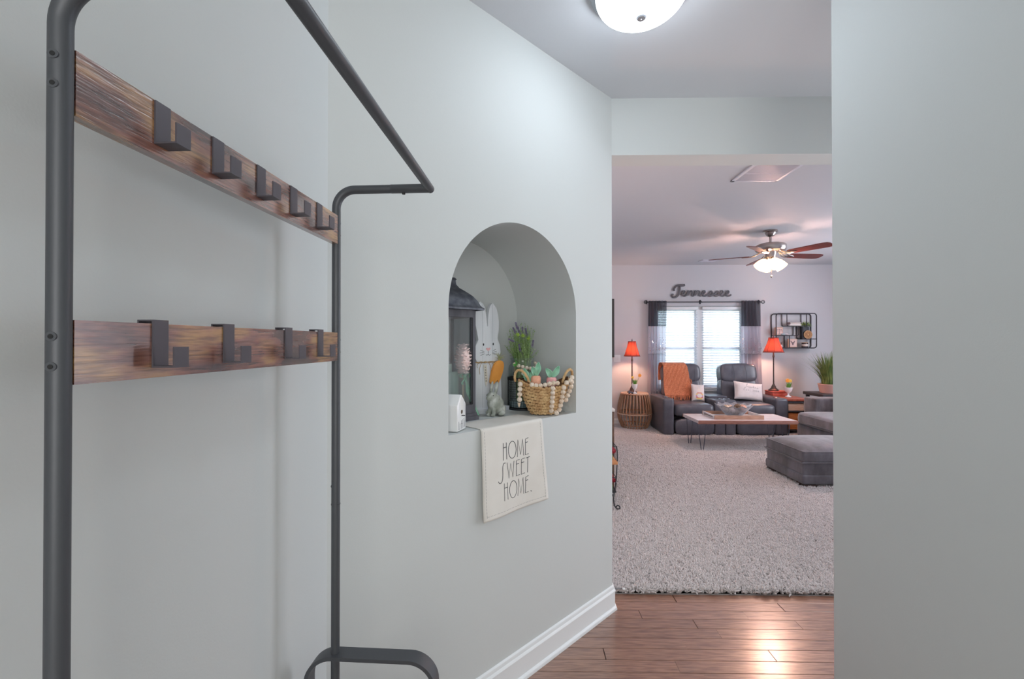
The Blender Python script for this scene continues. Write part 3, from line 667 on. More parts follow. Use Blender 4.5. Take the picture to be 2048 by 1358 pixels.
JS, JD, JR = .410, .272, .075
def build_jar():
    t = nthing('glass_jar', 'clear glass jar set in a black wire cage with a loop handle', 'jar', JS, JD)
    gl = thin_glass('jar_glass', (.90, .95, .95, 1), .10)
    pr = [(.001, .010), (.066, .010), (.071, .018), (.071, .205), (.069, .220), (.060, .232), (.058, .250), (.062, .256), (.060, .262)]
    part('glass', M().lathe(pr, (0, 0, 0), 40, cap=False), gl, t)
    part('water', M().lathe([(.001, .014), (.069, .014), (.069, .045), (.001, .045)], (0, 0, 0), 32, cap=False), mat('pale_blue_water', (150, 176, 182), .1, trans=.4), t)
    wire = mat('black_wire', (40, 44, 48), .5, metal=.4)
    part('cage_base', M().lathe([(.001, 0), (JR, 0), (JR + .001, .004), (JR, .010), (.001, .010)], (0, 0, 0), 40, cap=False), wire, t)
    part('cage_rim', M().lathe([(JR - .003, .150), (JR + .002, .150), (JR + .002, .164), (JR - .003, .164)], (0, 0, 0), 40, cap=False), wire, t)
    m = M()
    for i in range(36):
        a = 2 * pi * i / 36; m.tube([(JR * cos(a), JR * sin(a), .01), (JR * cos(a), JR * sin(a), .152)], .0007, 4)
    for j in range(1, 12): m.tube([(JR * cos(2 * pi * i / 40), JR * sin(2 * pi * i / 40), .010 + j * .0118) for i in range(40)], .0007, 4, closed=True)
    part('wire_mesh', m, wire, t, kind='stuff')
    hp = [(-JR, -.02, .160), (-JR - .003, -.022, .182)] + [(-JR - .004 - .012 * sin(pi * v) + .018 * v, -.03 - .022 * v, .180 - .125 * v) for v in [i / 10 for i in range(11)]] + [(-JR * .72, -.045, .048)]
    part('handle', M().tube(smooth_path3(hp), .0014, 6), wire, t)
    part('handle_eye', M().tube([(-JR - .002 + .007 * cos(a * pi / 6), -.02, .186 + .007 * sin(a * pi / 6)) for a in range(12)], .0013, 5, closed=True), wire, t)
    # bead string round the shoulder with a green flower
    g = nthing('bead_garland', 'faceted wooden bead string around the neck of the glass jar', 'garland', JS, JD, SIL, group=None)
    n = 11
    for i in range(n):
        a = radians(196 + 150 * i / (n - 1)); sag = .242 - .022 * sin(pi * i / (n - 1)); bead(g, (.079 * cos(a), .079 * sin(a), sag - .01), .0088, i * .7)
    part('string', M().tube([(.079 * cos(radians(196 + 150 * i / 20)), .079 * sin(radians(196 + 150 * i / 20)), .232 - .022 * sin(pi * i / 20)) for i in range(21)], .001, 5), MATS['jute_twine'], g)
    m = M(); rr = random.Random(5)
    for i in range(26):
        v = Vector((rr.gauss(0, 1), rr.gauss(0, 1), rr.gauss(0, 1))).normalized(); c0 = Vector((-.086, -.040, .232)); m.tube([c0, c0 + v * .016], [.0022, .0006], 4)
    solo_f = nthing('green_flower', 'bright green spiky flower head beside the jar rim', 'flower', JS, JD)
    part('petals', m, mat('bright_leaf_green', (96, 178, 84), .6), solo_f); part('stem', M().tube([(-.086, -.04, .232), (-.07, -.02, .25), (-.055, 0, .265)], .001, 5), MATS['bright_leaf_green'], solo_f)
def smooth_path3(p, k=2):
    p = [Vector(q) for q in p]
    for _ in range(k):
        q = [p[0]]
        for a, b in zip(p[:-1], p[1:]): q += [a.lerp(b, .25), a.lerp(b, .75)]
        p = q + [p[-1]]
    return p
build_jar()
def build_bouquet():
    t = nthing('flower_bouquet', 'loose bunch of green stems with lavender and clover in the glass jar', 'flowers', JS, JD)
    gr = mat('herb_green', (126, 160, 96), .7, c2=(168, 194, 132), scale=30); lav = mat('lavender_purple', (92, 84, 116), .8, c2=(130, 118, 150), scale=60); clo = mat('clover_lime', (168, 200, 88), .7)
    rr = random.Random(11); m = M(); lf = M()
    for i in range(120):
        a = rr.uniform(0, 2 * pi); r0 = rr.uniform(0, .045); r1 = r0 * 1.1 + rr.uniform(.0, .075) * (.3 + .7 * rr.random()); zt = rr.uniform(.29, .40) if i % 3 else rr.uniform(.36, .44)
        b = Vector((r0 * cos(a) * .7, r0 * sin(a) * .7, .03)); n_ = Vector((r0 * cos(a), r0 * sin(a), .25)); e = Vector((r1 * cos(a) + rr.uniform(-.012, .012) - .012, r1 * sin(a) * .8, zt))
        m.tube([b, n_, n_.lerp(e, .55) + Vector((0, 0, .01)), e], [.0012, .0011, .0009, .0005], 4)
        for k in range(9):
            p = n_.lerp(e, rr.uniform(.1, 1)); d = Vector((rr.gauss(0, 1), rr.gauss(0, 1), rr.uniform(.0, 1.4))).normalized() * rr.uniform(.008, .018); s_ = d.cross(Vector((rr.random(), rr.random(), 0))).normalized() * .0013
            lf.add([p, p + d * .5 + s_, p + d, p + d * .5 - s_], [(0, 1, 2, 3)])
    part('stems', m, gr, t, kind='stuff'); part('leaves', lf, gr, t, kind='stuff', thick=.0004)
    for (x, y, z, dx, dz) in ((-.072, -.03, .425, -.3, .9), (-.086, -.03, .400, -.5, .8), (-.062, -.035, .402, -.35, 1), (-.108, -.03, .352, -.95, .4), (-.018, -.02, .402, -.1, 1), (-.002, -.03, .396, -.3, 1), (.026, -.05, .335, .2, 1), (-.060, -.04, .315, -.2, .9)):
        d = Vector((dx, 0, dz)).normalized(); m = M()
        for i in range(6):
            for k in range(4):
                g = k * pi / 2 + i; m.ell(Vector((x, y, z)) + d * (i * .0065 - .016) + Vector((.0032 * cos(g), .0032 * sin(g), 0)), (.0022, .0022, .0030), 6, 4)
        m.tube([Vector((x, y, z)) - d * .05 - Vector((x * .3, 0, 0)), Vector((x, y, z)) + d * .02], .0008, 4)
        part('lavender_spike', m, lav, t)
    for (x, y, z) in ((-.078, -.045, .380), (-.046, -.05, .376), (-.012, -.055, .362)):
        m = M()
        for i in range(40):
            v = Vector((rr.gauss(0, 1), rr.gauss(0, 1), rr.gauss(0, 1))).normalized(); m.tube([Vector((x, y, z)), Vector((x, y, z)) + v * .011], [.002, .0006], 4)
        part('clover_head', m, clo, t)
    for (x, z) in ((.045, .415), (.072, .40), (.062, .385)):
        part('seed_head', M().tube([(x * .5, -.01, .27), (x * .8, -.015, .35), (x, -.02, z)], .0006, 4).ell((x, -.02, z), (.003, .003, .003), 8, 6), gr, t)
build_bouquet()

BS, BD = .454, .083
BRZ = radians(-30)
def bsk(x, y): return BS - (x * cos(BRZ) - y * sin(BRZ)), BD + x * sin(BRZ) + y * cos(BRZ)
def build_basket():
    t = nthing('woven_basket', 'woven seagrass basket with loop handles at the right of the niche', 'basket', BS, BD, SIL + .003, rz=BRZ)
    wv = mat('seagrass', (222, 188, 138), .7, c2=(190, 150, 104), scale=30, bump=.4); NC = 10
    def rad(z):    # half width, half depth at height z
        u = min(z / .15, 1); return .056 + .077 * (u ** .7), .044 + .036 * (u ** .6)
    for j in range(NC):
        z = .008 + j * .0128; a, b = rad(z); n = 44; m = M()
        for i in range(n):
            g = 2 * pi * (i + .5 * (j % 2)) / n; lift = .042 * abs(cos(g)) ** 2.4 * (j / NC) ** 1.5
            c = Vector((a * cos(g), b * sin(g), z + lift)); tan = Vector((-a * sin(g), b * cos(g), 0)); Lh = tan.length * 2 * pi / n * .68; ag = math.atan2(tan.y, tan.x)
            R_ = Matrix.Rotation(ag, 3, 'Z') @ Matrix.Rotation(radians(24 if j % 2 else -24), 3, 'Y')
            m.ell(c + Vector((0, 0, .0018 * sin(i * 2.3 + j))), (Lh * 1.12, .0052, .0074 + .0006 * sin(i * 1.7 + j * 3)), 6, 5, R_)
        part('weave_course', m, wv, t)
    part('bottom', M().lathe([(.001, 0), (.050, 0), (.054, .006), (.001, .006)], (0, 0, 0), 30, cap=False, fn=None).xf(lambda p: Vector((p.x, p.y * .66, p.z))), wv, t)
    ln = M()
    for (z_, q) in ((.004, .9), (.05, .93), (.10, .95), (.135, .95)):
        for g in range(24): a_, b_ = rad(z_); ln.v.append((q * a_ * cos(2 * pi * g / 24), q * b_ * sin(2 * pi * g / 24), z_ + .042 * abs(cos(2 * pi * g / 24)) ** 2.4 * (z_ / .14) ** 1.5))
    for r_ in range(3):
        for g in range(24): ln.f.append((r_ * 24 + g, r_ * 24 + (g + 1) % 24, r_ * 24 + 24 + (g + 1) % 24, r_ * 24 + 24 + g))
    part('gap_shade_shell', ln, mat('basket_shadow_brown', (104, 72, 46), .9), t)  # dark inner shell, its brown stands in for shade between the stitches
    for sx in (-1, 1):
        for k in range(3):
            pts = []
            for i in range(17):
                g = pi * i / 16; pts.append((sx * (.112 - .030 * cos(g) + .012 * sin(g)) + .0028 * cos(i * 1.1 + k * 2.1), -.016 - .016 * cos(g), .146 + .058 * sin(g) + .010 * (1 - cos(g)) / 2 + .0028 * sin(i * 1.1 + k * 2.1)))
            part('handle', M().tube(smooth_path3(pts, 1), .0042, 7), wv, t)
    # garland laid over the basket
    g = nthing('bead_garland', 'faceted wooden bead garland draped over the woven basket', 'garland', BS, BD, SIL + .003, rz=BRZ)
    def col(x, y0, z0, n, dx=0, y1=None):
        for i in range(n):
            z = z0 - i * .0212; a, b = rad(max(z, .01)); xx = x + dx * i
            yy = -b * math.sqrt(max(0, 1 - (xx / a) ** 2)) - .013; bead(g, (xx, yy, z), .0102, i * .9 + x * 40)
    col(.014, 0, .128, 6); col(.072, 0, .128, 6, -.0022)
    bead(g, (.037, -.072, .012), .0102, .5)
    for i in range(4): bead(g, (-.132 - .001 * i, -.052, .147 - i * .0235), .0105, i * 1.1)
    part('tip', M().lathe([(.008, 0), (.0045, -.014), (.001, -.022)], (-.137, -.052, .062), 10, cap=False), BEADW, g)
    for i in range(6):
        z = .172 - i * .0212; a, b = rad(min(z, .14)); bead(g, (a * .93 + .004, -b * .42 - .012, z), .0102, i * .8)
    for i in range(7): bead(g, (-.078 + i * .0205, -.070 + .003 * abs(i - 4), .144 - .006 * sin(i * .9)), .0100, i)
    for i in range(2): bead(g, (.090 + i * .021, -.064 + .003 * i, .150 + .008 * i), .0100, i * 1.3)
    part('string', M().tube([(-.137, -.052, .06), (-.132, -.052, .15)], .0009, 5), MATS['jute_twine'], g)
    # stuffed fabric carrots
    leafm = mat('mint_felt', (150, 206, 178), .85, c2=(168, 216, 190), scale=40)
    for (x, y, c, lab, lv, cc) in ((.034, -.012, (244, 176, 176), 'pink stuffed fabric carrot with mint leaves in the basket', ((-.6, .055), (.55, .065)), 'pink'),
                                  (-.042, -.004, (240, 176, 146), 'coral stuffed fabric carrot with mint leaves in the basket', ((.15, .068), (-.45, .05)), 'coral'),
                                  (-.080, .006, (246, 226, 200), 'mint leaves of a stuffed carrot poking up beside the left handle', ((-.3, .07), (.3, .05)), 'cream')):
        s = nthing('stuffed_carrot', lab, 'ornament', *bsk(x, y), SIL + .045, rz=BRZ)
        zt = {'pink': .132, 'coral': .140, 'cream': .112}[cc]
        part('carrot_body', M().lathe([(.006, 0), (.016, .03), (.023, .07), (.0245, zt - .010), (.019, zt - .002), (.001, zt)], (0, 0, 0), 22, cap=False), mat('carrot_felt_' + cc, c, .9, c2=tuple(min(255, q + 14) for q in c), scale=80), s)
        for a, L_ in lv:
            m = M(); d = Vector((sin(a), -.1, cos(a))); sd = Vector((cos(a), 0, -sin(a)))
            m.grid(6, 8, lambda u, v: Vector((0, 0, zt - .004)) + d * (L_ * v) + sd * ((u - .5) * 2 * .015 * sin(pi * min(v * .93 + .05, 1)) ** .8) + Vector((0, -.012 * (u - .5) ** 2 * 4 + .004 * sin(9 * v), 0)))
            part('leaf', m, leafm, s, thick=.0016)
build_basket()

def build_towel():
    t = nthing('tea_towel', 'off white linen tea towel printed HOME SWEET HOME hanging over the niche sill', 'towel', .746, 0, SIL)
    ln = mat('off_white_linen', (222, 219, 212), .9, c2=(230, 228, 222), scale=6, bump=.5, bscale=900, bdist=.0003)
    HL = .366
    def surf(u, v):       # u across 0..1, v: 0 back on the sill .. 1 bottom hem
        arc = v * (.150 + HL); flat = .150; r = .008
        x = -.174 + .353 * u
        if arc < flat: y = flat - arc; z = .0028
        else:
            q = arc - flat; hem = q / HL
            if q < r * pi / 2: g = q / r; y = -r * sin(g); z = .0028 - r * (1 - cos(g))
            else:
                z = .0028 - r - (q - r * pi / 2); y = -r - .010 * hem - .004 * sin(u * 5 + 1) * hem - .0025 * sin(u * 9 + hem * 6) * hem
            x = -.176 + (.353 + .028 * hem) * u + .003 * hem
        return Vector((x, y, z))
    m = M().grid(30, 70, surf); part('cloth', m, ln, t, thick=.0018, ang=60)
    vv = lambda z: (.150 + (SIL - z)) / (.150 + HL)
    def on(x, z, off=.0014):
        u = (x + .178) / .372; p = surf(u, vv(z)); return Vector((x, p.y - off, z - SIL))
    def line(word, xs, z0, z1, m):
        for ch, (a, b) in zip(word, xs):
            for st in SK[ch]: m.tube([on(a + (b - a) * p[0], z0 + (z1 - z0) * p[1], .0010) for p in st], .0015 if ch != '.' else .003, 6)
    sx = lambda s: .746 - s
    def cols(lst, x0, w): return [(x0 + w * a, x0 + w * b) for a, b in lst]
    pr = M(); c4 = [(0, .13), (.20, .5), (.545, .80), (.87, 1)]
    line('HOME', cols(c4, sx(.808), .148), .945, 1.015, pr)
    line('SWEET', cols([(0, .23), (.28, .50), (.56, .68), (.73, .86), (.90, 1.03)], sx(.838), .180), .868, .933, pr)
    line('HOME.', cols(c4 + [(1.10, 1.12)], sx(.808), .148), .783, .853, pr)
    part('lettering', pr, mat('charcoal_print', (58, 62, 68), .8), t)
    st = M()
    for a, b in (((.04, 1.03), (.04, .0)), ((.96, 1.03), (.96, .0)),):
        pass
    zb = SIL + surf(.5, 1).z + .012; pts = [surf(.045, v / 40) for v in range(8, 40)] + [surf(.045 + .91 * i / 20, .966) for i in range(21)] + [surf(.955, v / 40) for v in range(39, 8, -1)]
    for k in range(0, len(pts) - 1): st.tube([pts[k] + Vector((0, -.0012, .0004)), pts[k].lerp(pts[k + 1], .7) + Vector((0, -.0012, .0004))], .0004, 4)
    part('stitching', st, mat('grey_thread', (120, 120, 124), .9), t)
build_towel()

# ------------------------------------------------------------------ living room
def pX(px, Y): return at(px, 700, Y).x
def pZ(py, Y, px=1400): return at(px, py, Y).z
LEA = mat('dark_grey_leather', (80, 82, 92), .28, c2=(94, 96, 106), scale=8, bump=.35, bscale=70, bdist=.0015)
CHR = mat('chrome', (200, 204, 210), .15, metal=1)

def build_recliners():
    t = thing('recliner_loveseat', 'dark grey leather double recliner with a console between its seats below the window', 'recliner', (3.07, 6.9, LZ))
    Yf, Yb = 6.57, 7.26
    aL, sL, c0, c1, sR, aR = (2.15, 2.312), (2.318, 2.905), 2.912, 3.225, (3.232, 3.805), (3.812, 3.995)
    for x0, x1 in (aL, aR):
        a = part('arm', M().rbox(x0, x1, Yf + .01, Yb, .04, .585, .035, 3), LEA, t)
        xc = (x0 + x1) / 2
        part('cup_holder', M().lathe([(.034, 0), (.047, 0), (.049, .004), (.043, .007), (.036, .002)], (xc, 6.72, .586), 20, cap=False), CHR, a)
        part('cup_well', M().lathe([(.0, 0), (.036, 0), (.036, .001), (.0, .001)], (xc, 6.72, .586), 20, cap=False), BLACK, a)
    c = part('console', M().rbox(c0, (c0 + c1) / 2 - .003, Yf + .01, Yb - .1, .04, .56, .022, 3).rbox((c0 + c1) / 2 + .003, c1, Yf + .01, Yb - .1, .04, .56, .022, 3), LEA, t, kind='stuff')
    part('console_lid', M().rbox(c0 + .008, c1 - .008, 6.84, Yb - .1, .555, .59, .014, 3), LEA, c)
    for x in (c0 + .085, c1 - .085):
        part('cup_holder', M().lathe([(.034, 0), (.047, 0), (.049, .004), (.043, .007), (.036, .002)], (x, 6.70, .561), 20, cap=False), CHR, c)
    for x0, x1 in (sL, sR):
        w = x1 - x0; cx = (x0 + x1) / 2
        part('seat', M().puff((cx, 6.84, .405), (w / 2, .30, .105), .22, .42, 40, 14), LEA, t)
        part('footrest', M().puff((cx, 6.62, .16), (w / 2 - .004, .062, .125), .22, .5, 40, 14), LEA, t)
        part('seat_seams', M().tube([(cx - w / 6, 6.555, .43), (cx - w / 6, 6.60, .495), (cx - w / 6, 6.9, .512)], .0025, 5).tube([(cx + w / 6, 6.555, .43), (cx + w / 6, 6.60, .495), (cx + w / 6, 6.9, .512)], .0025, 5), BLACK, t, kind='stuff')
        R_ = Matrix.Rotation(radians(-9), 3, 'X')
        part('backrest', M().puff((cx, 7.145, .66), (w / 2 + .005, .085, .215), .25, .45, 40, 14, R_), LEA, t)
        part('headrest', M().puff((cx, 7.175, .925), (w / 2 + .01, .105, .155), .30, .5, 40, 16, R_), LEA, t)
        part('back_seams', M().tube([(cx + w / 3, 7.05, .80), (cx + w / 3, 7.055, .93), (cx + w / 3, 7.10, 1.03)] if x0 < 3 else [(cx - w / 6, 7.03, .80), (cx - w / 6, 7.035, .93), (cx - w / 6, 7.09, 1.05)], .003, 5).tube([(cx + w / 4, 7.04, .80), (cx + w / 4, 7.045, .9)] if x0 < 3 else [(cx + w / 6, 7.03, .80), (cx + w / 6, 7.035, .93), (cx + w / 6, 7.09, 1.05)], .003, 5), LEA, t, kind='stuff')
        part('back_shell', M().rbox(x0 + .005, x1 - .005, 7.17, 7.27, .2, 1.02, .04, 3), LEA, t)
    part('base', M().box(sL[0], sR[1], 6.68, 7.2, .03, .30), BLACK, t, smooth=False)
build_recliners()

def build_throw():
    t = thing('throw_blanket', 'burnt orange knitted throw with fringe draped over the left recliner back', 'blanket', (2.55, 7.1, 1.08))
    knit = mat('burnt_orange_knit', (190, 112, 78), .95, c2=(214, 136, 98), scale=60, stretch=(1, 1, 1), bump=1, bscale=55, bdist=.006, sheen=.2)
    prof = [(7.30, .80), (7.305, .95), (7.29, 1.04), (7.25, 1.085), (7.17, 1.098), (7.10, 1.085), (7.055, 1.03), (7.045, .93), (7.05, .82), (7.04, .72), (7.02, .64), (6.99, .585)]
    pr = smooth_path([(a, b) for a, b in prof], 2); n = len(pr) - 1
    def sf(u, v):
        i = min(int(v * n), n - 1); f = v * n - i; y = pr[i][0] + (pr[i + 1][0] - pr[i][0]) * f; z = pr[i][1] + (pr[i + 1][1] - pr[i][1]) * f
        x = 2.292 + (.37 + .13 * max(0, v - .45) * 1.6) * u + .06 * max(0, v - .3) * (1 - u) * .3
        y += -.012 - .010 * sin(u * 9 + v * 3) * max(0, v - .35) - .004 * sin((u * 40 + v * 60)); z += .03 * (1 - u) * 0 - .03 * u * max(0, v - .8) * 0
        return (x, y, z)
    part('cloth', M().grid(60, 110, sf), knit, t, thick=.008, ang=80)
    rr = random.Random(9); m = M()
    for i in range(46):
        u = i / 45; p = Vector(sf(u, 1)); a = p + Vector((rr.uniform(-.01, .01), -.01, -.045)); b = a + Vector((rr.uniform(-.015, .015), -.004, -.05)); m.tube([p, a, b], [.0055, .005, .003], 5)
    for i in range(18):
        v = .70 + .3 * i / 17; p = Vector(sf(1, v)); m.tube([p, p + Vector((.02, -.006, -.012)), p + Vector((.03 + rr.uniform(-.005, .01), -.006, -.045))], [.0055, .005, .003], 5)
    part('fringe', m, knit, t, kind='stuff')
build_throw()

def pillow(name, label, c, w, h, d, rx, rz, ry, col, deco=None):
    o = thing(name, label, 'pillow', c, 0, 'throw pillows on the recliner', world=False)
    o.rotation_euler = (rx, ry, rz)
    def sf(sgn):
        def f(u, v):
            x, z = 2 * u - 1, 2 * v - 1
            k = (1 - abs(x) ** 2.6) * (1 - abs(z) ** 2.6); pin = 1 - .07 * (1 - abs(x) ** 2) * abs(z) ** 2; pix = 1 - .07 * (1 - abs(z) ** 2) * abs(x) ** 2
            return (x * w / 2 * pix, sgn * d / 2 * max(k, 0) ** .45, z * h / 2 * pin)
        return f
    m = M().grid(24, 24, sf(-1)).grid(24, 24, sf(1)); part('cover', m, mat(name + '_cloth', col, .92, c2=tuple(min(255, x + 8) for x in col), scale=20, bump=.3, bscale=400, bdist=.0005), o, ang=70)
    if deco: deco(o, lambda x, z, e=.002: (x, sf(-1)(x / w + .5, z / h + .5)[1] - e, z))
    return o
def deco_words(o, fn):
    f = M(); ink = MATS['ink_black']; gl = 'J'
    x = -.155; script = [smooth_path([(.02, .055), (.05, .085), (.035, .055), (.0, .0), (-.02, -.012), (-.02, .004)]), smooth_path([(.03, .02), (.045, .03), (.05, .005), (.065, .02)]), smooth_path([(.07, .0), (.078, .028), (.088, .002), (.096, .02)]),
              smooth_path([(.105, .0), (.115, .028), (.124, .004), (.135, .016)]), smooth_path([(.15, .045), (.145, .0), (.155, .022), (.168, .0)]), smooth_path([(.178, .012), (.19, .026), (.186, .002), (.205, .01)]), smooth_path([(.215, .0), (.224, .02), (.232, .0), (.245, .004)])]
    for st in script: f.tube([fn(p[0] * .85 - .085, p[1] * .85 + .040) for p in st], .0013, 5)
    for k, ch in enumerate('Est.2009'):
        x0 = -.115 + k * .030 + (.02 if k > 3 else 0); z0 = -.005 - k * .0012
        for st in SK.get(ch, SK['E']): f.tube([fn(x0 + p[0] * .015, z0 + p[1] * (.024 if ch not in 'st' else .018)) for p in st], .0012, 5)
    part('lettering', f, ink, o)
def deco_bunny(o, fn):
    wh = mat('print_cream', (238, 228, 222), .9); cols = [(226, 168, 150), (232, 205, 120), (190, 160, 200), (220, 130, 130), (236, 214, 130)]
    F = lambda pts: [fn(*p, .003) for p in pts]
    m = M(); m.add(F([(.035 * cos(a * pi / 10) + .005, .03 + .030 * sin(a * pi / 10)) for a in range(20)]), [tuple(range(20))])
    for sx in (-1, 1): m.add(F([(.005 + sx * .02 + .010 * cos(a * pi / 8) + sx * .008 * sin(a * pi / 8), .085 + .035 * sin(a * pi / 8)) for a in range(16)]), [tuple(range(16))])
    part('printed_face', m, wh, o, smooth=False)
    for k in range(5):
        z1 = 0.0 - k * .022; z0 = z1 - .02
        w_ = lambda z: .058 * math.sqrt(max(.05, 1 - ((z + .055) / .068) ** 2))
        part('printed_stripe', M().add(F([(.005 - w_(z1), z1), (.005 + w_(z1), z1), (.005 + w_(z0), z0), (.005 - w_(z0), z0)]), [(0, 1, 2, 3)]), mat('print_stripe_%d' % 'abcde'.index('abcde'[k]), cols[k], .9), o, smooth=False)
pillow('throw_pillow', 'cream rectangular pillow with black lettering on the right recliner seat', (3.585, 6.93, .655), .47, .285, .15, radians(-16), radians(4), radians(7), (226, 220, 220), deco_words)
pillow('throw_pillow', 'small pale grey pillow printed with a striped egg on the left recliner seat', (2.80, 6.93, .632), .21, .27, .09, radians(-14), radians(2), radians(4), (190, 194, 204), deco_bunny)

def hairpin(m, x, y, zt, dx, dy, sp):
    a, b = Vector((x - sp / 2, y, zt)), Vector((x + sp / 2, y, zt)); e = Vector((x + dx, y + dy, LZ - .02))
    m.tube([a, e + Vector((-.012, 0, .012)), e + Vector((-.004, 0, .001)), e + Vector((.004, 0, .001)), e + Vector((.012, 0, .012)), b], .0055, 7)
def build_coffee_table():
    t = thing('coffee_table', 'rustic whitewashed plank coffee table on black hairpin legs', 'coffee table', (2.9, 5.88, LZ))
    pw = mat('whitewashed_table_wood', (218, 216, 222), .35, c2=(200, 184, 180), scale=5, stretch=(1, 8, 8), bump=.3, contrast=(.45, .8)); ew = mat('reddish_live_edge', (158, 112, 98), .6, c2=(132, 92, 82), scale=10, stretch=(1, 6, 6), bump=.4)
    x0, x1, y0, y1 = 2.275, 3.52, 5.60, 6.15
    for i in range(4):
        a = y0 + .012 + (y1 - y0 - .024) * i / 4; b = y0 + .012 + (y1 - y0 - .024) * (i + 1) / 4 - .003
        part('plank', M().rbox(x0, x1, a, b, .388, .430, .003, 1), pw, t)
    part('front_edge', M().rbox(x0 - .003, x1 + .003, y0 - .004, y0 + .012, .385, .430, .004), ew, t)
    part('back_edge', M().rbox(x0 - .003, x1 + .003, y1 - .012, y1 + .004, .385, .430, .004), ew, t)
    hw = mat('black_iron', (96, 100, 112), .35, metal=.6)
    for x, y, dx, sp, sy in ((2.355, 5.70, 0, .115, -.01), (2.335, 6.05, 0, .085, .01), (3.42, 5.70, .0, .115, -.01), (3.44, 6.05, .0, .115, .01)):
        m = M(); hairpin(m, x, y, .387, dx, sy, sp); m.box(x - .05, x + .05, y - .04, y + .04, .383, .387); part('leg', m, hw, t)
build_coffee_table()
TZ = .4305
def build_tray():
    t = thing('serving_tray', 'white and brown wooden serving tray with dark script on its end on the coffee table', 'tray', (2.825, 5.875, TZ))
    wt = mat('tray_white', (232, 231, 232), .45, c2=(220, 219, 220), scale=12, stretch=(8, 1, 1)); br = mat('tray_raw_wood', (186, 150, 128), .6, c2=(166, 128, 108), scale=12, stretch=(1, 6, 6))
    x0, x1, y0, y1, h = 2.51, 3.14, 5.68, 6.07, .052
    part('bottom_board', M().box(x0 + .0145, x1 - .0145, y0 + .0145, y1 - .0145, TZ, TZ + .010), wt, t, smooth=False)
    part('long_side', M().rbox(x0, x1, y0, y0 + .014, TZ, TZ + h, .002), br, t); part('long_side', M().rbox(x0, x1, y1 - .014, y1, TZ, TZ + h, .002), br, t)
    part('end_board', M().rbox(x0 + .0005, x0 + .014, y0 + .0145, y1 - .0145, TZ, TZ + h, .002), wt, t); part('end_board', M().rbox(x1 - .014, x1 - .0005, y0 + .0145, y1 - .0145, TZ, TZ + h, .002), wt, t)
    f = M(); pts = []
    for k in range(6):
        yb = 5.99 - k * .042; f.tube([(x0 - .0005, yb - a, TZ + .012 + b) for a, b in smooth_path([(0, .012), (.010, .026), (.018, .008), (.026, .004), (.034, .020), (.042, .010)])], .0022, 5)
    f.tube([(x0 - .0005, 5.99, TZ + .012), (x0 - .0005, 5.985, TZ + .042)], .0026, 5)
    part('lettering', f, MATS['ink_black'], t)
build_tray()
def build_bowl():
    c = (2.845, 5.87, TZ + .0105)
    t = thing('glass_bowl', 'scalloped cut crystal bowl on the serving tray', 'bowl', c)
    g = bpy.data.materials.new('cut_crystal'); g.use_nodes = True; p = g.node_tree.nodes['Principled BSDF']; p.inputs['Transmission Weight'].default_value = .75; p.inputs['Roughness'].default_value = .08; p.inputs['Base Color'].default_value = (.75, .78, .84, 1); p.inputs['IOR'].default_value = 1.4
    sc = lambda g_, z: 1 + (.045 * cos(12 * g_) + .012 * cos(24 * g_)) * (z / .14)
    m = M(); n = 96; pr = [(.06, 0), (.085, .012), (.125, .045), (.165, .09), (.205, .135), (.222, .150)]
    m.lathe(pr, c, n, cap=False, fn=sc)
    for i, v in enumerate(m.v):
        x, y, z = v; zz = z - c[2]; g_ = math.atan2(y - c[1], x - c[0]); m.v[i] = (x, y, z + .012 * cos(12 * g_) * (zz / .15) ** 2)
    part('glass', m, g, t, thick=.005, ang=20)
    part('foot', M().lathe([(.001, 0), (.062, 0), (.064, .005), (.001, .005)], c, 40, cap=False), g, t)
    specs = [(-.105, -.01, .105, .05, 'round cream rope ball at the left of the crystal bowl', (214, 196, 176)), (-.03, .05, .095, .05, 'round pale woven ball at the back of the crystal bowl', (222, 206, 190)), (.035, -.035, .125, .046, 'dark brown twig ball topmost in the crystal bowl', (128, 108, 92)),
             (.115, .0, .105, .052, 'round blush pink ball at the right of the crystal bowl', (222, 180, 160)), (.0, -.05, .062, .045, 'brown mottled ball at the bottom of the crystal bowl', (146, 128, 112)), (.06, .06, .09, .046, 'round tan seed ball at the back right of the crystal bowl', (176, 150, 124)), (-.06, -.075, .085, .038, 'small white ball at the front of the crystal bowl', (220, 214, 208))]
    for x, y, z, r, lab, col in specs:
        b = thing('decorative_ball', lab, 'ornament', (c[0] + x, c[1] + y, c[2] + z - r), group='decorative balls in the crystal bowl')
        cc = Vector((c[0] + x, c[1] + y, c[2] + z)); mt = mat('ball_%d_%d' % (col[0], col[1]), col, .85, c2=tuple(int(q * .72) for q in col), scale=60, bump=.8, bscale=60, bdist=.004, contrast=(.45, .6))
        part('core', M().ell(cc, (r, r, r), 20, 12), mt, b); m = M(); rr = random.Random(int(r * 1000 + x * 100))
        for k in range(7):
            ax = Vector((rr.gauss(0, 1), rr.gauss(0, 1), rr.gauss(0, 1))).normalized(); u = ax.orthogonal().normalized(); w = ax.cross(u); m.tube([cc + (u * cos(a * pi / 12) + w * sin(a * pi / 12)) * r for a in range(24)], r * .06, 5, closed=True)
        part('windings', m, mt, b)
build_bowl()

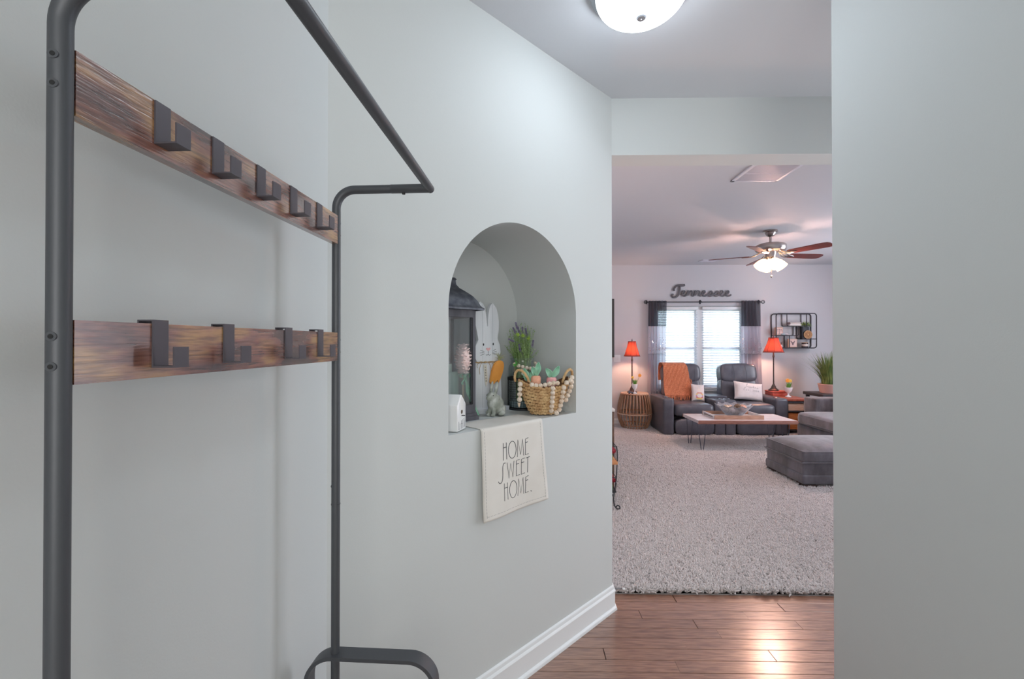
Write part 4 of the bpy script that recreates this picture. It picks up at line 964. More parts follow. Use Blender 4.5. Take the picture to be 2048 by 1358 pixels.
VEL = mat('grey_velvet', (74, 72, 77), .85, c2=(108, 106, 114), scale=7, stretch=(1.3, 1, .55), detail=6, sheen=.5, bump=.4, bscale=16, bdist=.006, contrast=(.38, .64))
def build_ottoman():
    t = thing('ottoman', 'large square grey velvet ottoman on the carpet at the right of the opening', 'ottoman', (3.2, 4.57, LZ))
    x0, x1, y0, y1 = 2.715, 3.62, 4.25, 4.90
    part('lower_rail', M().rbox(x0, x1, y0, y1, .060, .150, .022, 3), VEL, t)
    part('body_band', M().rbox(x0 + .012, x1 - .012, y0 + .012, y1 - .012, .14, .275, .02, 3), VEL, t)
    m = M().rbox(x0 + .004, x1 - .004, y0 + .004, y1 - .004, .262, .375, .03, 4); part('cushion_border', m, VEL, t)
    def top(u, v):
        x, y = 2 * u - 1, 2 * v - 1; k = (1 - abs(x) ** 3) * (1 - abs(y) ** 3)
        return (x0 + .006 + (x1 - x0 - .012) * u, y0 + .006 + (y1 - y0 - .012) * v, .366 + .072 * max(k, 0) ** .6)
    part('cushion_top', M().grid(30, 30, top), VEL, t, ang=80)
    pts = [(x0, y0), (x1, y0), (x1, y1), (x0, y1)]
    part('piping', M().tube([(x, y, .368) for x, y in [(x0 + .008, y0 + .008), (x1 - .008, y0 + .008), (x1 - .008, y1 - .008), (x0 + .008, y1 - .008)]], .006, 8, closed=True), VEL, t); part('piping', M().tube([(x - .004 * (1 if x == x0 else -1), y, .268) for x, y in pts], .007, 8, closed=True), VEL, t)
    ft = mat('dark_wood_foot', (70, 56, 52), .5)
    for x in (x0 + .02, x1 - .14):
        for y in (y0 + .01, y1 - .13): part('foot', M().box(x, x + .12, y, y + .12, LZ - .018, .056), ft, t, smooth=False)
build_ottoman()
def build_sofa():
    t = thing('sectional_sofa', 'grey velvet sofa section with arm behind the ottoman', 'sofa', (4.5, 5.6, LZ))
    part('base', M().rbox(3.88, 5.25, 4.95, 6.20, .05, .30, .02, 3), VEL, t)
    part('seat_cushion', M().puff((4.46, 5.57, .375), (.62, .635, .105), .16, .42, 48, 14), VEL, t)
    part('seat_welt', M().tube([(3.865 + .03, 4.98, .335), (3.845, 5.2, .335), (3.845, 5.9, .335), (3.88, 6.16, .335), (4.2, 6.19, .335)], .006, 6), VEL, t)
    part('arm', M().rbox(4.15, 5.25, 6.215, 6.48, .05, .632, .03, 3), VEL, t)
    part('back', M().rbox(5.06, 5.30, 4.95, 6.2, .05, .84, .05, 3), VEL, t)
    for x in (3.92, 5.1):
        for y in (5.0, 6.05): part('foot', M().box(x, x + .1, y, y + .1, LZ - .018, .056), MATS['dark_wood_foot'], t, smooth=False)
    pillow('throw_pillow', 'white pillow leaning in the corner of the grey velvet sofa', (4.60, 6.05, .63), .40, .36, .13, radians(-12), 0, radians(-18), (222, 224, 232))
build_sofa()

def lamp(name_label, c, zb, hs, zt0, zt1, r0, r1, side):
    t = thing('table_lamp', name_label, 'lamp', (c[0], c[1], zb), group=None)
    br = mat('aged_bronze', (70, 62, 62), .45, metal=.6, c2=(96, 84, 80), scale=40)
    x, y = c; hgt = zt0 - zb
    part('base', M().lathe([(.001, 0), (.075, 0), (.078, .012), (.060, .022), (.050, .034), (.036, .05), (.030, .075), (.022, .085), (.016, .10), (.013, .11)], (x, y, zb), 20, cap=False, fn=lambda g, z: 1 + .10 * cos(4 * g) * (z < .04)), br, t)
    part('pole', M().lathe([(.012, .10), (.010, .13), (.012, .14), (.0095, .16), (.009, hgt - .09), (.013, hgt - .08), (.017, hgt - .06), (.012, hgt - .045), (.009, hgt)], (x, y, zb), 14), br, t)
    sh = bpy.data.materials.get('red_lamp_shade')
    if not sh:
        sh = bpy.data.materials.new('red_lamp_shade'); sh.use_nodes = True; n = sh.node_tree.nodes; L = sh.node_tree.links; n.clear(); o = n.new('ShaderNodeOutputMaterial')
        a = n.new('ShaderNodeBsdfDiffuse'); b = n.new('ShaderNodeBsdfTranslucent'); xx = n.new('ShaderNodeMixShader'); xx.inputs[0].default_value = .35
        a.inputs[0].default_value = lin((186, 96, 90)); b.inputs[0].default_value = lin((196, 132, 108)); L.new(a.outputs[0], xx.inputs[1]); L.new(b.outputs[0], xx.inputs[2]); L.new(xx.outputs[0], o.inputs[0])
    H_ = zt1 - zt0; pr = [(r0, 0), (r0 * .90, H_ * .10), (r0 * .74 + r1 * .08, H_ * .32), (r0 * .42 + r1 * .36, H_ * .62), (r1 * 1.06, H_ * .9), (r1, H_)]
    part('lamp_shade', M().lathe(pr, (x, y, zt0), 8, .5, cap=False), sh, t, ang=25, thick=.002)
    ribm = mat('shade_trim', (120, 52, 46), .8); m = M()
    for k in range(8):
        g = 2 * pi * (k + .5) / 8; m.tube([(x + (r + .001) * cos(g), y + (r + .001) * sin(g), zt0 + z) for r, z in pr], .0022, 4)
    part('shade_seams', m, ribm, t, kind='stuff')
    part('shade_rim', M().tube([(x + r0 * cos(2 * pi * (k + .5) / 8), y + r0 * sin(2 * pi * (k + .5) / 8), zt0) for k in range(8)], .003, 5, closed=True), ribm, t); part('shade_rim', M().tube([(x + r1 * cos(2 * pi * (k + .5) / 8), y + r1 * sin(2 * pi * (k + .5) / 8), zt1) for k in range(8)], .003, 5, closed=True), ribm, t)
    part('harp', M().tube([(x + .03 * cos(a), y, zt0 + .05 + (H_ - .05) * sin(a)) for a in [pi * i / 10 for i in range(11)]], .0015, 5), br, t)
    part('finial', M().lathe([(.001, 0), (.007, .004), (.009, .016), (.005, .030), (.001, .046)], (x, y, zt1), 12, cap=False), br, t)
    part('bulb', M().ell((x, y, zt0 + H_ * .42), (.028, .028, .036), 14, 10), mat('lit_lamp_bulb', (255, 230, 190), .3, emit=(255, 196, 160), es=330), t)
    return t
lamp('slim bronze table lamp with a glowing red bell shade on the round rattan drum table', (pX(1264, 7.2), 7.2), .602, 0, 1.196, 1.440, .130, .060, 0)
lamp('slim bronze lamp with a glowing red shade on a red box at the end table', (pX(1547, 7.14), 7.14), .645, 0, 1.262, 1.500, .152, .068, 1)

def build_rattan():
    c = (1.878, 7.20, LZ)
    t = thing('rattan_table', 'round rattan drum side table with curved canes at the left of the recliners', 'side table', c)
    ca = mat('rattan_cane', (158, 116, 90), .5, c2=(186, 146, 116), scale=14, stretch=(1, 1, .3)); cl = mat('light_cane', (196, 170, 148), .5)
    zt = .596 - LZ; zm = .24
    def r(z):
        return .195 + (.268 - .195) * sin(pi / 2 * z / zm) if z < zm else .268 - (.268 - .212) * (1 - cos(pi / 2 * (z - zm) / (zt - zm)))
    for i in range(30):
        a = 2 * pi * i / 30; part('cane', M().tube([(c[0] + r(z) * cos(a), c[1] + r(z) * sin(a), c[2] + z) for z in [zt * k / 12 for k in range(13)]], .0095, 7), ca, t)
    for z, q in ((.01, 0), (.06, -.006), (zm, .002), (zm + .02, -.014), (zt - .012, .002)): part('cane_ring', M().tube([(c[0] + (r(z) + q) * cos(a * pi / 20), c[1] + (r(z) + q) * sin(a * pi / 20), c[2] + z) for a in range(40)], .010, 7, closed=True), cl if z == zm else ca, t)
    part('table_top', M().lathe([(.001, zt - .012), (.216, zt - .012), (.220, zt - .006), (.216, zt + .004), (.001, zt + .004)], c, 40, cap=False), cl, t)
build_rattan()
RT = .601

def vase(label, c, zb, h, r, fl, cat='vase'):
    t = thing('pedestal_vase', label, 'vase', (c[0], c[1], zb)); w = mat('milk_glass', (236, 238, 242), .25)
    part('cup', M().lathe([(.001, h * .42), (r * .45, h * .44), (r * .85, h * .62), (r, h * .85), (r * 1.03, h), (r * .95, h), (r * .9, h * .9), (.001, h * .8)], (c[0], c[1], zb), 24, cap=False), w, t)
    part('foot', M().lathe([(.001, 0), (r * .75, 0), (r * .7, h * .06), (r * .25, h * .16), (r * .18, h * .3), (r * .35, h * .43), (.001, h * .43)], (c[0], c[1], zb), 24, cap=False), w, t)
    f = thing('potted_flowers', fl[0], 'flowers', (c[0], c[1], zb + h * .9)); gr = mat('daffodil_green', (96, 150, 60), .6); rr = random.Random(int(c[0] * 10)); m = M()
    for i in range(22):
        a = rr.uniform(0, 2 * pi); q = rr.uniform(.1, .9) * r; e = Vector((c[0] + 1.5 * q * cos(a), c[1] + 1.5 * q * sin(a), zb + h + rr.uniform(.04, .085))); b = Vector((c[0] + q * .6 * cos(a), c[1] + q * .6 * sin(a), zb + h * .82)); m.tube([b, b.lerp(e, .6) + Vector((0, 0, .01)), e], [.003, .0045, .001], 4)
    part('leaves', m, gr, f, kind='stuff')
    for dx, dz, col, s_ in fl[1]:
        nm = 'petal_' + ('orange' if col[1] < 180 else 'yellow'); pt = M(); cc = Vector((c[0] + dx, c[1] - .01, zb + h + dz))
        for k in range(7):
            g = 2 * pi * k / 7; R_ = Matrix.Rotation(g, 3, 'Y'); pt.ell(cc + R_ @ Vector((s_ * .6, 0, 0)), (s_ * .55, s_ * .18, s_ * .32), 8, 5, R_)
        pt.ell(cc, (s_ * .35, s_ * .4, s_ * .35), 8, 6)
        b = part('blossom', pt, mat(nm, col, .6), f); part('stem', M().tube([(c[0] + dx * .3, c[1], zb + h * .9), (c[0] + dx * .7, c[1], zb + h + dz * .5), cc], .002, 5), gr, b)
vase('white milk glass goblet vase on the rattan table', (pX(1270, 7.05), 7.07), RT, .155, .046, ('orange and yellow daffodils in the white goblet on the rattan table', [(.078, .135, (245, 165, 60), .026), (-.036, .105, (240, 205, 90), .020)]))
vase('white milk glass goblet vase on the wooden end table', (pX(1576, 6.95), 6.95), .568, .150, .058, ('yellow and orange daffodils in the white goblet on the wooden end table', [(-.015, .105, (246, 176, 70), .032), (.028, .100, (244, 206, 80), .026)]))
def build_truck():
    x, y = pX(1261, 7.03), 7.03; t = thing('toy_truck', 'tiny dark metal toy truck at the foot of the left lamp', 'toy', (x, y, RT)); m = mat('toy_metal', (96, 104, 122), .35, metal=.6); z = RT
    part('cab', M().rbox(x - .036, x - .008, y - .018, y + .018, z + .012, z + .050, .004), m, t); part('bed', M().rbox(x - .008, x + .040, y - .018, y + .018, z + .012, z + .032, .003), m, t)
    for dx in (-.024, .024):
        for dy in (-.018, .018): part('wheel', M().tube([(x + dx, y + dy - .003, z + .010), (x + dx, y + dy + .003, z + .010)], .010, 12), BLACK, t)
build_truck()

def build_end_table():
    x0, x1, y0, y1, zt = 4.03, 4.375, 6.70, 7.33, .567
    t = thing('end_table', 'wooden end table with reddish top and dark frame between the recliners and sofa', 'side table', ((x0 + x1) / 2, (y0 + y1) / 2, LZ))
    rt = mat('reddish_stained_top', (172, 92, 72), .35, c2=(150, 76, 60), scale=8, stretch=(8, 1, 1)); dk = mat('dark_table_frame', (62, 60, 64), .5)
    part('table_top', M().rbox(x0 - .01, x1 + .01, y0 - .01, y1, zt - .032, zt, .005), rt, t)
    part('apron', M().box(x0, x1 - .01, y0 + .005, y1 - .02, zt - .062, zt - .032), dk, t, smooth=False)
    for x in (x0 + .005, x1 - .045):
        for y in (y0 + .005, y1 - .05): part('leg', M().box(x, x + .035, y, y + .035, LZ - .018, zt - .06), dk, t, smooth=False)
    part('lower_shelf', M().box(x0 + .005, x1 - .01, y0 + .01, y1 - .02, .365, .385), dk, t, smooth=False)
    part('bottom_shelf', M().box(x0 + .005, x1 - .01, y0 + .01, y1 - .02, .085, .10), dk, t, smooth=False)
    b = thing('storage_box', 'pale wooden box on the upper shelf of the end table', 'box', (4.21, 6.9, .386)); pl = mat('pale_box_wood', (214, 178, 156), .6, c2=(200, 160, 138), scale=10, stretch=(1, 1, 6))
    for i in range(2): part('front_board', M().rbox(4.08, 4.318, 6.73, 6.742, .386 + i * .056, .386 + i * .056 + .054, .002, 1), pl, b)
    part('side_board', M().box(4.08, 4.092, 6.742, 7.15, .386, .496), pl, b, smooth=False); part('side_board', M().box(4.306, 4.318, 6.742, 7.15, .386, .496), pl, b, smooth=False); part('back_board', M().box(4.08, 4.318, 7.15, 7.162, .386, .496), pl, b, smooth=False)
    b = thing('storage_box', 'orange stained wooden box on the bottom shelf of the end table', 'box', (4.21, 6.9, .101)); ow = mat('orange_box_wood', (206, 132, 78), .5, c2=(182, 108, 62), scale=10, stretch=(1, 1, 6))
    for i in range(3): part('front_board', M().rbox(4.08, 4.318, 6.73, 6.745, .101 + i * .082, .101 + i * .082 + .080, .003, 1), ow, b)
    part('side_board', M().box(4.08, 4.095, 6.745, 7.2, .101, .345), ow, b, smooth=False); part('side_board', M().box(4.303, 4.318, 6.745, 7.2, .101, .345), ow, b, smooth=False); part('back_board', M().box(4.08, 4.318, 7.2, 7.215, .101, .345), ow, b, smooth=False)
    r = thing('red_box', 'flat coral red box under the right table lamp', 'box', (4.14, 7.13, zt)); cr = mat('coral_red_lacquer', (200, 92, 74), .4, c2=(184, 78, 62), scale=20)
    part('box_body', M().rbox(4.02, 4.275, 7.03, 7.25, zt + .001, zt + .052, .012, 3), cr, r); part('lid', M().rbox(4.015, 4.28, 7.025, 7.255, zt + .052, zt + .078, .012, 3), cr, r)
build_end_table()

def build_corner_plant():
    t = thing('side_table', 'small dark side table behind the sofa arm carrying the potted grass', 'side table', (4.95, 6.95, LZ)); dk = MATS['dark_table_frame']
    part('table_top', M().rbox(4.60, 5.25, 6.72, 7.2, .585, .632, .01, 2), dk, t)
    for x in (4.63, 5.18):
        for y in (6.75, 7.13): part('leg', M().box(x, x + .04, y, y + .04, LZ - .018, .586), dk, t, smooth=False)
    c = (4.86, 6.95, .633)
    p = thing('potted_grass', 'tall green grass plant in a ribbed pink pot on the dark side table', 'plant', c)
    part('pot', M().lathe([(.001, 0), (.125, 0), (.130, .01), (.152, .125), (.156, .13), (.156, .140), (.142, .140), (.140, .10), (.001, .10)], c, 48, cap=False, fn=lambda g, z: 1 + .012 * cos(24 * g)), mat('pink_ribbed_ceramic', (216, 176, 168), .6), p)
    part('soil', M().lathe([(.001, .118), (.138, .118), (.138, .122), (.001, .122)], c, 24, cap=False), mat('potting_soil', (60, 50, 44), .95), p)
    rr = random.Random(21); m = M()
    for i in range(420):
        a = rr.uniform(0, 2 * pi); q = .11 * math.sqrt(rr.random()); L_ = rr.uniform(.30, .56); le = rr.uniform(.05, .95) * (q / .11 * .8 + .2); b = Vector((c[0] + q * cos(a), c[1] + q * sin(a), c[2] + .12)); d = Vector((cos(a), sin(a) * .75, 0)); s_ = Vector((-sin(a), cos(a), 0))
        P_ = [b + d * (L_ * le * (k / 4) ** 1.7) + Vector((0, 0, L_ * (k / 4) * (1 - .22 * le * (k / 4)))) for k in range(5)]; w = [.004, .0045, .004, .003, .0005]
        P_ = [Vector((v.x, min(v.y, 7.46), v.z)) for v in P_]
        m.add([x for k in range(5) for x in (P_[k] - s_ * w[k], P_[k] + s_ * w[k])], [(2 * k, 2 * k + 1, 2 * k + 3, 2 * k + 2) for k in range(4)])
    part('grass_blades', m, mat('grass_blade_green', (88, 118, 62), .55, c2=(142, 158, 92), scale=8), p, kind='stuff')
build_corner_plant()

def build_shelf():
    bk = mat('black_shelf_metal', (58, 56, 62), .5, metal=.3); Yb, Yf = 7.485, 7.345
    t = thing('wall_shelf', 'black geometric wire wall shelf with rounded corners right of the window', 'shelf', (4.6, 7.49, 1.33))
    X = lambda px: pX(px, 7.36); Z = lambda py: pZ(py, 7.36, 1590)
    def rr_(x0, x1, z0, z1, r, Y):
        pts = []
        for cx, cz, a0 in ((x1 - r, z1 - r, 0), (x0 + r, z1 - r, pi / 2), (x0 + r, z0 + r, pi), (x1 - r, z0 + r, 1.5 * pi)):
            pts += [(cx + r * cos(a0 + pi / 2 * k / 5), Y, cz + r * sin(a0 + pi / 2 * k / 5)) for k in range(6)]
        return pts
    x0, x1, z0, z1 = X(1551.5), X(1632), Z(696), Z(627)
    part('front_frame', M().tube(rr_(x0, x1, z0, z1, .045, Yf), .0085, 8, closed=True), bk, t); part('back_frame', M().tube(rr_(x0, x1, z0, z1, .045, Yb), .0085, 8, closed=True), bk, t)
    for x, z in ((x0 + .08, z1), (x1 - .08, z1), (x0 + .08, z0), (x1 - .08, z0)): part('spacer', M().tube([(x, Yf, z), (x, Yb, z)], .006, 6), bk, t)
    def sh(xa, xb, z): part('shelf_plate', M().rbox(xa, xb, Yf, Yb, z - .008, z, .002, 1), bk, t)
    for Y in (Yf, Yb):
        def br(p): part('wire', M().tube([(x, Y, z) for x, z in smooth_path(p, 2)], .0065, 6), bk, t)
        br([(X(1573), z1), (X(1573), Z(649)), (X(1573.5), Z(651.5)), (X(1577), Z(652)), (X(1620), Z(652))]); br([(x0, Z(671)), (X(1592), Z(671)), (X(1595.5), Z(670.5)), (X(1596), Z(667)), (X(1596), Z(652))])
        br([(X(1603), Z(652)), (X(1603), Z(674)), (X(1603.5), Z(677.5)), (X(1607), Z(678)), (x1, Z(678))]); br([(X(1612), z1), (X(1612), Z(652))]); br([(X(1578), Z(671)), (X(1578), z0)])
    sh(X(1573), X(1620), Z(651.6)); sh(x0, X(1594), Z(670.6)); sh(X(1605), x1, Z(677.6)); sh(x0 + .02, x1 - .02, z0 + .009)
    s1, s2, s3, s4 = Z(651.6), Z(670.6), Z(677.6), z0 + .009; Ym = 7.40
    gr = 'ornaments on the wire wall shelf'
    for k, (w, c, lab, z) in enumerate(((.20, (232, 224, 226), 'pale closed book at the bottom of the shelf stack', 0), (.17, (214, 196, 200), 'pinkish closed book in the middle of the shelf stack', .022), (.185, (128, 92, 96), 'maroon closed book on top of the shelf stack', .042))):
        b = thing('book', lab, 'book', (X(1591), Ym, s1 + z), group='books on the wire wall shelf'); xc = X(1591)
        hh = (.021, .019, .016)[k]; part('cover', M().box(xc - w / 2, xc + w / 2, Ym - .05, Ym + .05, s1 + z + .0005, s1 + z + .003).box(xc - w / 2, xc + w / 2, Ym - .05, Ym + .05, s1 + z + hh - .003, s1 + z + hh).box(xc - w / 2, xc - w / 2 + .003, Ym - .05, Ym + .05, s1 + z + .003, s1 + z + hh - .003), mat('book_cover_%d' % (c[0]), c, .6), b, smooth=False)
        part('pages', M().box(xc - w / 2 + .004, xc + w / 2 - .004, Ym - .047, Ym + .047, s1 + z + .003, s1 + z + hh - .003), mat('book_pages', (230, 226, 218), .9), b, smooth=False)
    # little plant in dark pot on the lower right shelf
    xc = X(1613.5); b = thing('potted_plant', 'small bushy green plant in a square black pot on the wall shelf', 'plant', (xc, 7.41, s3), group=gr)
    part('pot', M().rbox(xc - .050, xc + .050, 7.375, 7.455, s3 + .001, s3 + .20, .006), mat('black_pot', (44, 46, 52), .5), b)
    m = M(); rr = random.Random(31)
    for i in range(150):
        v = Vector((rr.gauss(0, 1), rr.gauss(0, .5), abs(rr.gauss(0, .7)))).normalized(); c0 = Vector((xc, 7.40, s3 + .20)); L_ = rr.uniform(.05, .115); e = c0 + Vector((v.x * L_ * 1.0, v.y * L_ * .5 - .01, v.z * L_ * .95)); m.tube([c0 + v * .01, c0.lerp(e, .6) + Vector((0, 0, .012)), e], [.003, .0045, .001], 4)
    part('leaves', m, MATS['grass_blade_green'], b, kind='stuff')
    xc = X(1616); b = thing('wood_slice', 'round carved tan wooden slice leaning before the black pot on the wall shelf', 'ornament', (xc, 7.355, s3), group=gr); wdm = mat('tan_wood_slice', (206, 164, 118), .6, c2=(176, 130, 88), scale=20)
    part('slice', M().tube([(xc, 7.352, s3 + .070), (xc, 7.366, s3 + .070)], .069, 32), wdm, b)
    m = M()
    for k in range(3): m.tube([(xc + (.018 + .018 * k) * cos(a * pi / 16), 7.350, s3 + .070 + (.018 + .018 * k) * sin(a * pi / 16)) for a in range(32)], .0025, 5, closed=True)
    for k in range(8): m.tube([(xc + .02 * cos(k * pi / 4), 7.350, s3 + .07 + .02 * sin(k * pi / 4)), (xc + .054 * cos(k * pi / 4 + .3), 7.350, s3 + .07 + .054 * sin(k * pi / 4 + .3))], .0025, 5)
    part('carving', m, mat('carved_brown', (150, 104, 66), .7), b)
    def plaque(pxc, w, h, z, lab, deco):
        xc = X(pxc); b = thing('picture_block', lab, 'picture', (xc, Ym, z), group=gr); part('frame', M().rbox(xc - w / 2, xc + w / 2, Ym - .02, Ym + .01, z + .001, z + h, .004), mat('light_frame_wood', (206, 164, 140), .6), b)
        part('panel', M().box(xc - w / 2 + .010, xc + w / 2 - .010, Ym - .0225, Ym - .019, z + .012, z + h - .010), mat('pale_panel', (226, 196, 188), .7), b, smooth=False); f = M(); deco(f, xc, z + h / 2); part('motif', f, mat('motif_brown', (110, 92, 98), .7), b)
    def scales(f, x, z):
        y = Ym - .0235; f.tube([(x, y, z - .045), (x, y, z + .04)], .0025, 5).tube([(x - .035, y, z + .03), (x + .035, y, z + .03)], .0025, 5).tube([(x - .02, y, z - .045), (x + .02, y, z - .045)], .0025, 5)
        for s in (-1, 1): f.tube([(x + s * .035, y, z + .03), (x + s * .035 - .016, y, z), (x + s * .035 + .016, y, z), (x + s * .035, y, z + .03)], .002, 5)
    def deer(f, x, z):
        y = Ym - .0235; f.ell((x, y, z - .01), (.014, .002, .026), 10, 6)
        for s in (-1, 1): f.tube([(x + s * .008, y, z + .008), (x + s * .030, y, z + .022), (x + s * .034, y, z + .040)], .0045, 5).tube([(x + s * .022, y, z + .018), (x + s * .018, y, z + .036)], .0035, 5).ell((x + s * .020, y, z + .004), (.010, .002, .005), 8, 5)
    plaque(1560, .125, .135, s2, 'square pink picture of balance scales on the left shelf tier', scales); plaque(1587, .145, .145, s4, 'square wooden block with a dark antlered head motif on the bottom shelf', deer)
    for px, w, c, lab in ((1567.5, .038, (176, 190, 196), 'smooth blue grey stone on the left shelf tier'), (1574, .032, (206, 198, 204), 'smooth pinkish stone beside the blue grey one')):
        b = solo('stone', M().puff((X(px), 7.38, s2 + .018), (w, .028, .018), .9, .9, 16, 10), mat('stone_%d' % c[0], c, .7, bump=.3, bscale=30), lab, 'stone', gr, loc=(X(px), 7.38, s2))
    xc = X(1612); b = thing('candle_jar', 'short dark candle jar with a pale band on the bottom shelf', 'candle', (xc, 7.39, s4), group=gr); part('jar', M().lathe([(.001, 0), (.046, 0), (.048, .004), (.048, .07), (.044, .074), (.001, .066)], (xc, 7.39, s4 + .001), 24, cap=False), mat('dark_amber_glass', (56, 44, 48), .2), b)
    part('jar_label', M().lathe([(.0488, .018), (.0488, .055)], (xc, 7.39, s4 + .001), 24, cap=False), mat('jar_label_cream', (206, 196, 190), .7), b); part('lid', M().lathe([(.001, .074), (.050, .074), (.050, .082), (.001, .083)], (xc, 7.39, s4 + .001), 24, cap=False), MATS['tan_wood_slice'], b)
    xc = X(1564.5); b = thing('small_bottle', 'tiny white bottle with dark neck at the left of the bottom shelf', 'bottle', (xc, 7.39, s4), group=gr); part('bottle_body', M().lathe([(.001, 0), (.018, 0), (.020, .03), (.010, .045), (.001, .045)], (xc, 7.39, s4 + .001), 16, cap=False), MATS['milk_glass'], b); part('neck', M().lathe([(.001, .045), (.005, .045), (.004, .085), (.001, .086)], (xc, 7.39, s4 + .001), 10, cap=False), BLACK, b)
build_shelf()

def build_curtains():
    RY = 7.42; bkm = mat('black_curtain_rod', (40, 40, 44), .4, metal=.5); zr = pZ(604, RY)
    t = thing('curtain_rod', 'thin black curtain rod with ring finials above the living room window', 'curtain rod', (3.07, RY, zr))
    xa, xb = pX(1297, RY), pX(1521, RY)
    part('rod', M().tube([(xa - .02, RY, zr), (xb + .02, RY, zr)], .008, 10), bkm, t)
    for x, s in ((xa - .045, -1), (xb + .045, 1)): part('finial', M().tube([(x + .026 * cos(a * pi / 8), RY, zr + .026 * sin(a * pi / 8)) for a in range(16)], .006, 6, closed=True).ell((x - s * .0, RY, zr), (.010, .010, .010), 10, 8), bkm, t)
    for x in (xa - .01, 3.07, xb + .01): part('bracket', M().tube([(x, 7.498, zr + .02), (x, 7.45, zr + .02), (x, RY, zr - .010)], .005, 6).rbox(x - .012, x + .012, 7.492, 7.499, zr - .03, zr + .04, .002), bkm, t)
    dark = sheer('dark_sheer', (84, 84, 96), .80, translucent=.6); mid = sheer('silver_sheer', (228, 226, 234), .84, translucent=.65); low = sheer('grey_sheer', (206, 204, 214), .80, translucent=.65); seq = mat('sequin', (235, 235, 240), .12, metal=1, rnd=0)
    for k, (a0, a1, b0, b1, lab) in enumerate(((pX(1297, RY), pX(1333.5, RY), pX(1296, RY), pX(1331, RY), 'dark to silver banded sheer curtain at the left of the window'), (pX(1483, RY), pX(1521.5, RY), pX(1484, RY), pX(1526, RY), 'dark to silver banded sheer curtain at the right of the window'))):
        t = thing('curtain', lab, 'curtain', ((a0 + a1) / 2, RY, .05), group=None)
        z0, z1 = zr + .022, .06; rr = random.Random(k + 3); ph = rr.uniform(0, 6)
        def sf(z):
            def f(u, v, z=z):
                zz = z[0] + (z[1] - z[0]) * v; w = (z0 - zz) / (z0 - z1); lo = a0 + (b0 - a0) * w; hi = a1 + (b1 - a1) * w
                amp = .012 + .014 * min(1, w * 3)
                return (lo + (hi - lo) * u + .006 * sin(u * 31 + ph + 3 * w), RY + amp * sin(u * 2 * pi * 6 + ph + .6 * sin(4 * w)) + .5 * amp * sin(u * 2 * pi * 11 + 2 * ph), zz)
            return f
        zb, zc = pZ(652, RY), pZ(708, RY)
        part('dark_band', M().grid(90, 10, sf((z0, zb))), dark, t, ang=80); part('silver_band', M().grid(90, 12, sf((zb, zc))), mid, t, ang=80); part('grey_band', M().grid(90, 20, sf((zc, z1))), low, t, ang=80)
        for z in (zb, zc): part('band_seam', M().tube([Vector(sf((z, z))(i / 60, 0)) + Vector((0, -.002, 0)) for i in range(61)], .003, 4), MATS['black_curtain_rod'] if z == zb else mat('seam_grey', (110, 108, 116), .8), t)
        m = M(); zf = sf((zb - .19, zc + .01))
        for i in range(150):
            u, v = rr.random(), rr.random() ** .8; p = Vector(zf(u, v)) + Vector((0, -.005, 0)); n_ = Vector((rr.uniform(-.7, .7), -1, rr.uniform(-.5, .5))).normalized(); x_ = n_.orthogonal().normalized(); y_ = n_.cross(x_)
            m.add([p + x_ * .006 * cos(g) + y_ * .006 * sin(g) for g in (0, pi / 3, 2 * pi / 3, pi, 4 * pi / 3, 5 * pi / 3)], [(0, 1, 2, 3, 4, 5)])
        part('sequins', m, seq, t, smooth=False, kind='stuff')
build_curtains()

